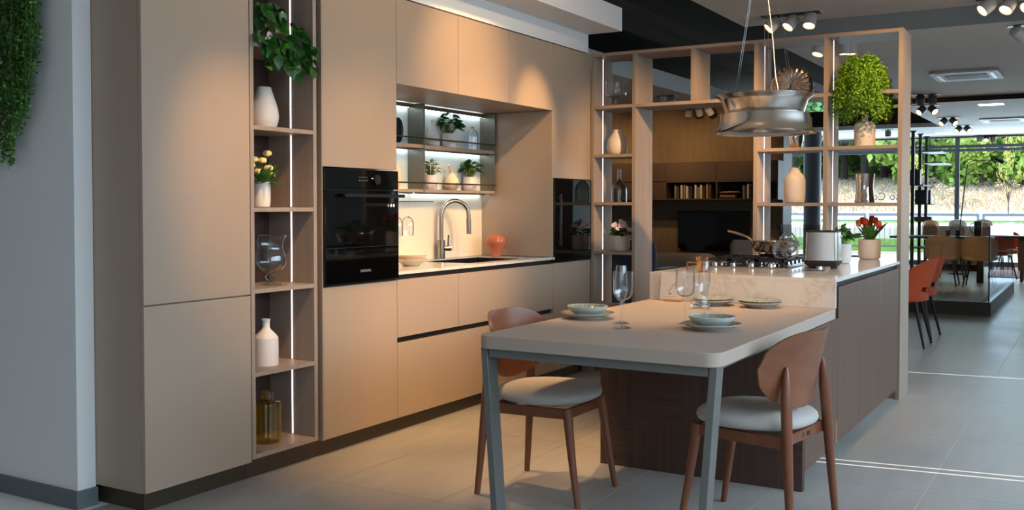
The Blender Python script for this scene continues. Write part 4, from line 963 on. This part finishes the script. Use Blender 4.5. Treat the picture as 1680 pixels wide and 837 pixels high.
BC = {n: mat('book_'+n, c, .6) for n, c in dict(grey=(128, 124, 120), brown=(86, 62, 46), white=(206, 198, 186), dark=(44, 40, 38), tan=(168, 132, 92)).items()}
for px, h, c in books:
    y = at(px, 315, X=XW+.04).y; t = thing('book', '%s-spined book standing in the brown wall unit%s' % (c, ' beside the stacked books' if px > 1200 else ' bay over the television'), 'book', (XW+.04, y, zb+.0185), 0, 'books in the wall unit')
    MB().box(0, .17, -.014, .014, 0, h).build('cover', BC[c], t); MB().box(.004, .168, -.011, .011, h, h+.002).build('pages', 'paper', t)
for k in range(3):
    y = at(1195, 322, X=XW+.1).y; o = tag(MB().box(0, .2, -.13+.01*k, .13-.012*k, 0, .024).build('flat_book', BC[('dark', 'tan', 'dark')[k]], bevel=.002), ('bottom', 'middle', 'top')[k]+' book of the flat stack in the wall unit', 'book', 'books in the wall unit'); o.location = (XW+.05, y, zb+.0185+k*.025)
o = tag(MB().stack(selps(.14, .17, 2.2, 30), [(.3, 0), (1, .012), (1.02, .018), (.7, .03), (.3, .034)]).build('open_magazine', 'oak'), 'tan open magazine lying on the flat book stack', 'magazine'); o.location = (XW+.15, at(1197, 320, X=XW+.1).y, zb+.095)
a, b2 = at(1112, 346, X=14.93), at(1227, 415, X=14.93)
t = thing('television', 'large black flat television on the woven wall', 'television', (14.93, (a.y+b2.y)/2, b2.z))
bx('bezel', 'tvdark', t, 14.93, 14.985, b2.y, a.y, b2.z, a.z, bevel=.003); bx('screen', 'tvscreen', t, 14.926, 14.9295, b2.y+.012, a.y-.012, b2.z+.02, a.z-.012); bx('red_sticker', 'red', t, 14.924, 14.9258, a.y-.05, a.y-.015, b2.z+.01, b2.z+.045)
t = thing('lowboard', 'long dark brown lowboard below the television', 'cabinet', (14.5, 2.0, 0)); bx('body', 'tvdark', t, 14.5, 14.98, .80, 4.2, .12, .40)
for i in range(4): bx('door', 'tvdark', t, 14.482, 14.5, .803+i*.85, .80+(i+1)*.85-.003, .125, .395)
bx('base', 'black', t, 14.55, 14.95, .85, 4.15, 0, .12)
t = thing('side_box_table', 'small dark box table beside the television', 'table', (14.2, 2.95, 0)); bx('body', 'tvdark', t, 14.0, 14.4, 2.62, 3.3, .35, .63); bx('base', 'black', t, 14.05, 14.35, 2.7, 3.2, 0, .35)
def soft(name, m, parent, x0, x1, y0, y1, z0, z1, r=.06, w=False):
    cx, cy = (x0+x1)/2, (y0+y1)/2; o = rrect(x0-cx, x1-cx, y0-cy, y1-cy, min(r*1.5, (x1-x0)/2.05, (y1-y0)/2.05), 5); h = z1-z0; k = min(.45, r/h)
    return MB().stack(o, [(.90, z0), (.97, z0+h*k*.4), (1, z0+h*k), (1, z1-h*k), (.97, z1-h*k*.4), (.88, z1)], c=(cx, cy, 0)).build(name, m, parent, w=w)
t = thing('armchair', 'navy velvet armchair seen behind the divider opening', 'armchair', (9.6, 1.0, 0))
soft('backrest', 'navy', t, -.35, -.12, -.50, .50, .10, .92, .10); soft('seat', 'navy', t, -.12, .5, -.40, .40, .20, .45, .06)
for y in (-.5, .38): soft('armrest', 'navy', t, -.12, .5, y, y+.12, .12, .62, .05)
for x in (-.25, .4):
    for y in (-.4, .4): MB().tube([(x, y, 0), (x, y, .12)], .02, 10).build('leg', 'darkmetal', t)
c1, c2 = at(1082, 420, X=12.5), at(1142, 430, X=12.5)
t = thing('lounge_sofa', 'sand brown low sofa with thick cushion in front of the television', 'sofa', (12.5, c2.y, 0))
soft('seat_cushion', 'sandfab', t, 0, 1.0, .02, 1.3, .40, .60, .10); soft('base', 'sandfab', t, -.05, 1.05, 0, 1.35, .12, .39, .06); MB().box(.05, .95, .08, 1.27, 0, .12).build('foot_frame', 'darkmetal', t)
c1 = at(1203, 391, X=11.5); t = thing('lounge_chair', 'beige rounded lounge chair behind the frying pan', 'armchair', (11.5, c1.y-.28, 0))
soft('backrest', 'sandfab', t, -.12, .04, -.30, .30, .30, .865, .09); soft('seat', 'sandfab', t, .04, .6, -.28, .28, .25, .44, .06)
for x in (0, .5):
    for y in (-.22, .22): MB().tube([(x, y, 0), (x, y, .30)], .014, 8).build('leg', 'darkmetal', t)
t = thing('picture_panel', 'brown landscape picture on the side wall cabinet behind the bottle', 'picture', (12.0, 4.40, .9)); MB().box(-1.2, 1.4, .06, .09, 0, .9).build('frame', 'darkmetal', t); MB().box(-1.17, 1.37, .055, .06, .03, .87).build('canvas', 'endveneer', t)

# ------------------------------------------------------------------ dining corner and window lounge
def shell_chair(name, label, loc, rz, m, legm='castiron', h=.80, w=.25, group=None, hole=True, taper=.8):
    t = thing(name, label, 'chair', loc, rz, group)
    MB().stack(selps(w*.94, .23, 2.6, 32), [(.75, .40), (.97, .415), (1, .44), (.97, .47), (.8, .482), (.3, .485)]).build('seat', m, t)
    nu, nv = 18, 10; v = []; f = []
    for side in (0, 1):
        for i in range(nu+1):
            u = -1+2*i/nu; a = math.radians(78)*u
            for j in range(nv+1):
                kz = j/nv; topz = h-.30*abs(u)**2.4*(h-.42); z = .43+(topz-.43)*kz
                R = w*(1.02+(.0 if not side else -.035)); sc = 1-(1-taper)*kz if hole else 1
                v.append((R*math.sin(a)*sc, -R*math.cos(a)*.92-.10*kz*(1-abs(u)*.5)+.02, z))
    n1 = (nu+1)*(nv+1)
    for i in range(nu):
        for j in range(nv):
            if hole and 1 <= j <= 2 and 5 <= i <= 12: continue
            a = i*(nv+1)+j; f += [(a, a+1, a+nv+2, a+nv+1), (n1+a, n1+a+nv+1, n1+a+nv+2, n1+a+1)]
        a = i*(nv+1)+nv; f.append((a, n1+a, n1+a+nv+1, a+nv+1))
    for i in (0, nu):
        for j in range(nv): a = i*(nv+1)+j; f.append((a, n1+a, n1+a+1, a+1))
    MB().add(v, f).build('backrest', m, t, ang=1.2)
    for sx in (-1, 1):
        for sy in (-1, 1): MB().tube([(sx*.15, sy*.14, .41), (sx*.22, sy*.23, 0)], [.017, .010], 10).build('leg', legm, t)
    return t
shell_chair('upholstered_chair', 'rust orange upholstered chair close behind the divider post', (9.62, -1.80, 0), 0, 'rustfab', group='rust orange dining chairs')
shell_chair('upholstered_chair', 'rust orange upholstered chair next to the glass barrier', (10.30, -1.78, 0), math.radians(-3), 'rustfab', group='rust orange dining chairs')
t = thing('far_dining_table', 'dark slim dining table by the rust orange chairs', 'table', (9.95, -1.0, 0)); MB().prism(rrect(-.8, .8, -.42, .42, .05), .72, .75).build('table_top', 'castiron', t)
for x in (-.7, .7):
    for y in (-.34, .34): MB().tube([(x, y, .72), (x, y, 0)], .02, 8).build('leg', 'castiron', t)
# glass barrier on a dark kerb
BX, BY = 12.55, -2.292
t = thing('glass_barrier', 'grey glass barrier on a dark kerb behind the rust chairs', 'barrier', (BX, BY, 0))
bx('kerb', 'kerb', t, BX, BX+.12, BY, .14, 0, .15); bx('kerb', 'kerb', t, BX+.12, 16.2, BY, BY+.12, 0, .15)
bx('shoe_rail', 'ovenside', t, BX+.01, BX+.05, BY+.012, .14, .15, .158); bx('shoe_rail', 'ovenside', t, BX+.05, 16.2, BY+.012, BY+.05, .15, .158)
bx('glass_panel', 'barrier', t, BX+.024, BX+.036, BY+.03, .12, .158, 1.03); bx('glass_panel', 'pane', t, BX+.05, 16.2, BY+.02, BY+.032, .158, 1.03)
bx('glass_edge', 'greenedge', t, BX+.023, BX+.037, BY+.014, BY+.030, .158, 1.031); bx('glass_edge', 'greenedge', t, BX+.023, BX+.037, .12, .14, .158, 1.031)
for px, lb in ((1545, 'facing the dark jug table'), (1606, 'just behind the glass barrier corner')):
    q = at(px, 440, X=17.0); shell_chair('padded_chair', 'beige padded chair with dark legs '+lb, (17.15, q.y, 0), -PI/2, 'sandfab', 'castiron', .80, .265, 'beige padded chairs', False)
q = at(1563, 400, X=18.7); shell_chair('padded_chair', 'beige padded chair on the window side of the jug table', (18.6, q.y, 0), PI/2, 'sandfab', 'castiron', .78, .27, 'beige padded chairs', False)
t = thing('jug_table', 'long dark dining table carrying jug and mugs', 'table', (18.0, -1.05, 0)); MB().prism(rrect(-.35, .45, -.80, .75, .05), .725, .757).build('table_top', 'castiron', t)
for y in (-.62, .1, .6): MB().box(-.05, .05, y-.05, y+.05, 0, .724).build('leg', 'castiron', t)
def mug(px, label, R, H, name='mug', m='castiron'):
    q = at(px, 388, X=17.9); o = thing(name, label, name, (17.9, q.y, .7575)); MB().lathe([(0, 0), (R*.9, 0), (R, H*.5), (R, H), (R*.88, H), (R*.85, H*.1), (0, H*.08)], 24).build('body', m, o); return o
mug(1555, 'small dark mug on the far table beside the sofa end', .038, .10); mug(1571, 'small dark mug on the far table closer to the jug', .038, .10)
o = mug(1604, 'dark tall jug with curved handle on the far table', .062, .255, 'jug', 'darkmetal'); MB().tube(curve([(0, .06, .22), (0, .11, .20), (0, .115, .12), (0, .06, .05)], 5), .006, 8).build('handle', 'darkmetal', o)
t = thing('window_sofa', 'pale sofa with rust throw below the far windows', 'sofa', (21.3, -1.1, 0)); soft('base', 'sandfab', t, -.3, .6, -.30, .60, .12, .50, .06); soft('backrest', 'cushion', t, .3, .6, -.30, .60, .50, .86, .08); soft('throw', 'rustfab', t, -.32, -.10, -.32, .1, .50, .60, .04)
MB().box(-.2, .5, -.25, .5, 0, .12).build('foot_frame', 'darkmetal', t)
for k, (px, py, m, lb) in enumerate(((1577, 384, 'cushion', 'pale round cushion lying on the window sofa'), (1592, 375, 'sandfab', 'taupe cushion tilted on the window sofa'), (1563, 388, 'oak', 'small tan cushion at the end of the window sofa'))):
    q = at(px, py, X=21.35); o = tag(MB().stack(selps(.22, .17, 3, 28), [(.2, -.11), (.8, -.09), (1, 0), (.8, .09), (.2, .11)], Matrix.Rotation(math.radians(62+6*k), 4, 'Y')).build('cushion', m), lb, 'cushion', 'cushions on the window sofa'); o.location = (21.33, q.y+(.06, -.24, .40)[k], .80-.03*(k == 2))
# floor lamp
b0, b1, b2 = at(1575, 371, X=20.0), at(1587, 270, X=20.0), at(1640, 262, X=20.0)
t = thing('floor_lamp', 'slim black arched floor lamp by the window sofa', 'floor lamp', (20.0, b0.y+.06, 0)); L0 = t.location
MB().lathe([(0, 0), (.14, 0), (.14, .02), (0, .025)], 28).build('base', 'castiron', t); MB().tube([(0, 0, .02), b0-L0, b1-L0], .012, 8).build('pole', 'castiron', t)
MB().tube(curve([b1-L0, b1-L0+Vector((0, -.08, .06)), (b1+b2)/2-L0+Vector((0, 0, .03)), b2-L0], 5), .007, 8).build('arm', 'castiron', t); MB().tube([b2-L0+Vector((0, .07, .02)), b2-L0+Vector((0, -.07, -.06))], .035, 10).build('lamp_head', 'castiron', t)
# pole shelf
t = thing('pole_shelf', 'black three-pole floor-to-ceiling shelf by the windows', 'shelf unit', (21.6, -.20, 0)); PX = [(1498, 20.7), (1510, 21.6), (1522, 22.45)]
for px, X in PX:
    MB().box(X-.03-21.6, X+.03-21.6, -.03, .03, 0, 2.7235).build('pole', 'castiron', t); MB().box(X-.05-21.6, X+.05-21.6, -.05, .05, 2.70, 2.7232).build('pole_cap', 'castiron', t)
for i, (y, x0, x1, y0) in enumerate(((249, -.1, .95, -.40), (270, -.95, .3, -.55), (305, -.95, .1, -.20), (335, -.2, .95, -.30), (363, -.3, .9, -.35), (388, -.95, .2, -.2), (404, -.95, .2, -.3))):
    z = at(1512, y, X=21.6).z; MB().box(x0, x1, y0, y0+.38, z-.012, z+.006).build('shelf', 'castiron', t)
for i, (px, X, z0, m, wd, h, lb) in enumerate(((1499, 21.0, 305, 'darkwood', .26, .30, 'brown box on the slim pole shelf by the divider post'), (1512, 21.6, 335, 'tvdark', .22, .28, 'dark box on the middle board of the pole shelf'), (1521, 21.9, 335, 'darkwood', .16, .28, 'dark brown box beside its darker twin on the pole shelf'), (1515, 21.6, 363, 'tvbrown', .34, .09, 'flat brown box low on the pole shelf'))):
    z = at(1512, z0, X=21.6).z+.0065; q = at(px, 320, X=X); t = thing('storage_box', lb, 'box', (X, q.y, z), 0, 'boxes on the pole shelf'); MB().box(-.10, .10, -wd/2, wd/2, 0, h*.8).build('body', m, t); MB().box(-.102, .102, -wd/2-.002, wd/2+.002, h*.8, h).build('lid', m, t)
o = struct(MB().lathe([(0, 0), (.165, 0), (.165, 2.9), (0, 2.9)], 32, (20.0, 1.56, 0)).build('column_round', 'bluegrey'))
# beyond the barrier: rug, table, rust chairs
q = at(1665, 445, Z=0); o = tag(MB().prism(rrect(-1.6, 1.6, -1.1, 1.1, .03), .0005, .012).build('rug', 'rug'), 'terracotta woven rug beyond the glass barrier', 'rug'); o.location = (21.0, -2.75, 0)
for k, (px, X, lb) in enumerate(((1637, 19.0, 'edge-on behind the glass barrier'), (1652, 19.8, 'beside the small brown cabinet'), (1663, 20.6, 'tucked behind the small brown cabinet'))):
    q = at(px, 420, X=X); shell_chair('wire_leg_chair', 'small rust orange chair with thin legs '+lb, (X, q.y, .012), math.radians(120), 'rustfab', 'castiron', .78, .17, 'small rust orange chairs', False)
q = at(1672, 390, X=18.6); t = thing('bar_table', 'dark topped brown counter table beyond the barrier', 'table', (18.6, q.y-.35, 0)); MB().prism(rrect(-.3, .3, -.45, .55, .03), .74, .765).build('table_top', 'castiron', t); MB().box(-.2, .2, -.4, .35, .2, .7395).build('cabinet_body', 'tvbrown', t)
for x in (-.15, .15):
    for y in (-.35, .3): MB().box(x-.02, x+.02, y-.02, y+.02, 0, .2).build('leg', 'castiron', t)
shell_chair('brown_chair', 'dark brown padded chair at the frame edge beside the aisle', (14.1, -2.86, 0), -PI/2, 'tvbrown', 'castiron', .80, .27, None, False)
# ------------------------------------------------------------------ outdoors
def ground(name, m, x0, x1, z0, z1, y0=-60, y1=60):
    return struct(MB().add([(x0, y0, z0), (x1, y0, z1), (x1, y1, z1), (x0, y1, z0), (x0, y0, z0-.3), (x1, y0, z1-.3), (x1, y1, z1-.3), (x0, y1, z0-.3)], [(0, 1, 2, 3), (7, 6, 5, 4), (0, 4, 5, 1), (1, 5, 6, 2), (2, 6, 7, 3), (3, 7, 4, 0)]).build(name, m))
ground('pavement_strip', 'pavement', XF+.1, 26.6, -.02, .10); ground('lawn_strip', 'lawn', 26.6, 30.2, .10, .32); ground('road', 'asphalt', 30.2, 36, .30, .50); ground('road_far_lane', 'pavement', 36, 39, .50, .62)
ground('lawn_verge', 'lawn', 39, 41, .62, .72); ground('path_far', 'pavement', 41, 45, .72, .94); ground('field_meadow', 'meadow', 45, 62, .94, 2.7); ground('hill_bank', 'meadow', 62, 110, 2.7, 7)
t = thing('street_railing', 'pale blue galvanised railing with thin bars along the road', 'railing', (26.2, 0, .08)); zt = at(1500, 350, X=26.2).z
for k in range(-4, 5):
    y = -.9+k*2.6
    for d in (-.06, .06): bx('post', 'skyrail', t, 26.18, 26.24, y+d-.03, y+d+.03, .08, zt)
    bx('top_rail', 'skyrail', t, 26.17, 26.25, y+.07, y+2.53, zt-.07, zt); bx('bottom_rail', 'skyrail', t, 26.19, 26.23, y+.07, y+2.53, .24, .27)
    bx('middle_rail', 'skyrail', t, 26.19, 26.23, y+.07, y+2.53, zt-.20, zt-.175)
    mb = MB()
    if -3 < k < 3:
        for i in range(19): bx('bar', 'skyrail', t, 26.205, 26.215, y+.18+i*.125, y+.19+i*.125, .27, zt-.20)
def crown(seed, n, m, clumps=16, lsz=.30):
    r = random.Random(seed); v = []; f = []; C = []
    for _ in range(clumps):
        a = r.uniform(0, 6.28); e = r.random()**.5; z = r.uniform(-.75, .9); k = math.sqrt(max(.05, 1-z*z*.8)); C.append(Vector((e*k*math.cos(a), e*k*math.sin(a), z)))
    for i in range(n):
        c = r.choice(C); d = Vector((r.gauss(0, 1), r.gauss(0, 1), r.gauss(0, 1))).normalized(); p = c+d*.34*r.uniform(.6, 1.05); nn = (d+Vector((r.gauss(0, .6), r.gauss(0, .6), r.gauss(0, .6)))).normalized(); x = nn.orthogonal().normalized(); x = Matrix.Rotation(r.uniform(0, 6.28), 3, nn) @ x; y = nn.cross(x); s = lsz*.2*r.uniform(.6, 1.3); o = len(v)
        v += [p-x*s, p+y*s*.7, p+x*s, p-y*s*.7]; f.append((o, o+1, o+2, o+3))
    me = MB().add(v, f).mesh('crown', m, smooth=False, recalc=False); return me
CR = {('tree1', i): crown(20+i, 5200, 'tree1') for i in range(2)}; CR[('tree2', 0)] = crown(30, 5200, 'tree2'); CR[('tree3', 0)] = crown(40, 2200, 'tree3'); CR[('tree4', 0)] = crown(50, 320, 'tree4', 10); CR[('tree2', 1)] = crown(33, 5200, 'tree2')
tr = random.Random(8); mb = MB(); mb.tube(curve([(0, 0, 0), (.1, .05, 2), (.05, .3, 4)], 4), [.20, .19, .18, .17, .16, .15, .14, .13, .12], 8)
for a, l in ((.6, 3.0), (2.2, 2.6), (3.6, 3.2), (5.0, 2.4), (1.4, 3.4)): mb.tube(curve([(.08, .05, 1.2), (.5*math.cos(a), .9*math.sin(a)+.1, 2.6), (l*.45*math.cos(a), l*.8*math.sin(a), 3.2+l*.5)], 4), [.13, .12, .11, .10, .09, .075, .06, .05, .03], 6)
TRK = mb.mesh('trunk', 'bark')
KL = {'tree1': 'bright green leafy tree behind the dry meadow', 'tree2': 'dark green shady tree behind the dry meadow', 'tree3': 'plum leaved tree standing among the green trees', 'tree4': 'thin young tree with yellow autumn leaves by the meadow'}
def tree(px, X, zg, h, rad, kind, var=0, low=.3):
    y = at(px, 300, X=X).y; t = thing('tree' if kind != 'tree4' else 'sapling', KL[kind], 'tree', (X, y, zg), 0, 'trees beyond the meadow')
    ch = h*(1-low)/2; inst('crown', CR[(kind, var)], t, Matrix.Translation((0, 0, h*low+ch)) @ Matrix.Rotation(px*.37, 4, 'Z') @ Matrix.Diagonal((rad, rad, ch, 1)))
    k = .12 if kind == 'tree4' else h/9; inst('trunk', TRK, t, Matrix.Diagonal((k, k, h/9*1.1, 1)))
for a in ((1300, 60, 2.4, 9, 3.4, 'tree2', 0, .12), (1330, 66, 3, 10, 4, 'tree1', 0, .1), (1385, 64, 2.8, 10.5, 4.4, 'tree1', 1, .22), (1418, 62, 2.7, 11, 4.4, 'tree1', 0, .25), (1450, 66, 3, 10.5, 4.2, 'tree2', 1, .2), (1478, 63, 2.8, 10, 3.6, 'tree1', 1, .1),
          (1505, 61, 2.6, 9.5, 3.5, 'tree1', 0, .05), (1530, 58, 2.4, 8.5, 3.2, 'tree1', 1, .0), (1553, 60, 2.5, 8.5, 2.8, 'tree1', 0, .0), (1583, 62, 2.7, 8, 2.2, 'tree3', 0, .25), (1600, 64, 2.8, 10, 3.4, 'tree1', 1, .1), (1628, 60, 2.5, 9.5, 3.2, 'tree1', 0, .15), (1612, 57, 2.2, 5.2, 3.0, 'tree1', 1, -.1),
          (1655, 70, 3.4, 12, 4.6, 'tree2', 0, .0), (1690, 68, 3.2, 12, 4.6, 'tree2', 1, .0), (1675, 57, 2.2, 5.0, 2.8, 'tree1', 0, -.1), (1643, 57, 2.2, 3.6, 2.2, 'tree1', 0, -.1), (1655, 44, .9, 3.2, 0.42, 'tree4', 0, .12), (1500, 46, 1.0, 2.4, .5, 'tree4', 0, .2),
          (1360, 70, 3.4, 7, 5, 'tree1', 0, -.2), (1410, 72, 3.4, 6.5, 5, 'tree1', 1, -.2), (1460, 70, 3.4, 7, 5, 'tree1', 1, -.2), (1540, 68, 3.2, 6, 4.5, 'tree1', 0, -.2), (1500, 68, 3.2, 6, 4.5, 'tree1', 1, -.2), (1585, 70, 3.4, 6, 4.5, 'tree1', 0, -.2), (1625, 66, 3.1, 5, 4, 'tree1', 1, -.2),
          (1360, 78, 4, 15, 6, 'tree2', 0, 0), (1430, 80, 4.3, 16, 6.5, 'tree1', 0, 0), (1500, 80, 4.3, 15, 6.5, 'tree2', 1, 0), (1570, 80, 4.3, 16, 6.5, 'tree1', 1, 0), (1630, 82, 4.5, 16, 6.5, 'tree2', 0, 0), (1300, 80, 4.3, 15, 6.5, 'tree1', 1, 0), (1250, 70, 3.4, 12, 5, 'tree2', 1, 0), (1720, 80, 4.3, 15, 6.5, 'tree1', 0, 0)): tree(*a)
CR[('shrub', 0)] = crown(61, 900, 'meadow', 9); sr = random.Random(17)
for i in range(12):
    X = sr.uniform(46, 58); px = 1290+i*33; zg = .94+(X-45)/17*1.76; t = thing('meadow_shrub', 'dry beige shrub growing in the meadow bank', 'shrub', (X, at(px, 320, X=X).y, zg), 0, 'shrubs on the meadow bank'); k = sr.uniform(.35, .7)
    inst('crown', CR[('shrub', 0)], t, Matrix.Translation((0, 0, k*.45)) @ Matrix.Rotation(i, 4, 'Z') @ Matrix.Diagonal((k*1.1, k*1.1, k*.55, 1)))
r = random.Random(12); v = []; f = []
for i in range(9000):
    X = 45+17*r.random()**.8; y = at(r.uniform(1270, 1720), 320, X=X).y; z = .94+(X-45)/17*1.76; h = r.uniform(.12, .32); w_ = r.uniform(.015, .045); a = r.uniform(-.8, .8); dx = r.uniform(-.2, .2); o = len(v)
    v += [(X-w_*math.sin(a), y-w_*math.cos(a), z), (X+w_*math.sin(a), y+w_*math.cos(a), z), (X+dx, y+r.uniform(-.2, .2), z+h)]; f.append((o, o+1, o+2))
o = MB().add(v, f).build('meadow_grass', 'meadow', smooth=False, recalc=False); o['kind'] = 'stuff'; tag(o, 'tall dry straw coloured grass covering the bank across the road', 'grass')
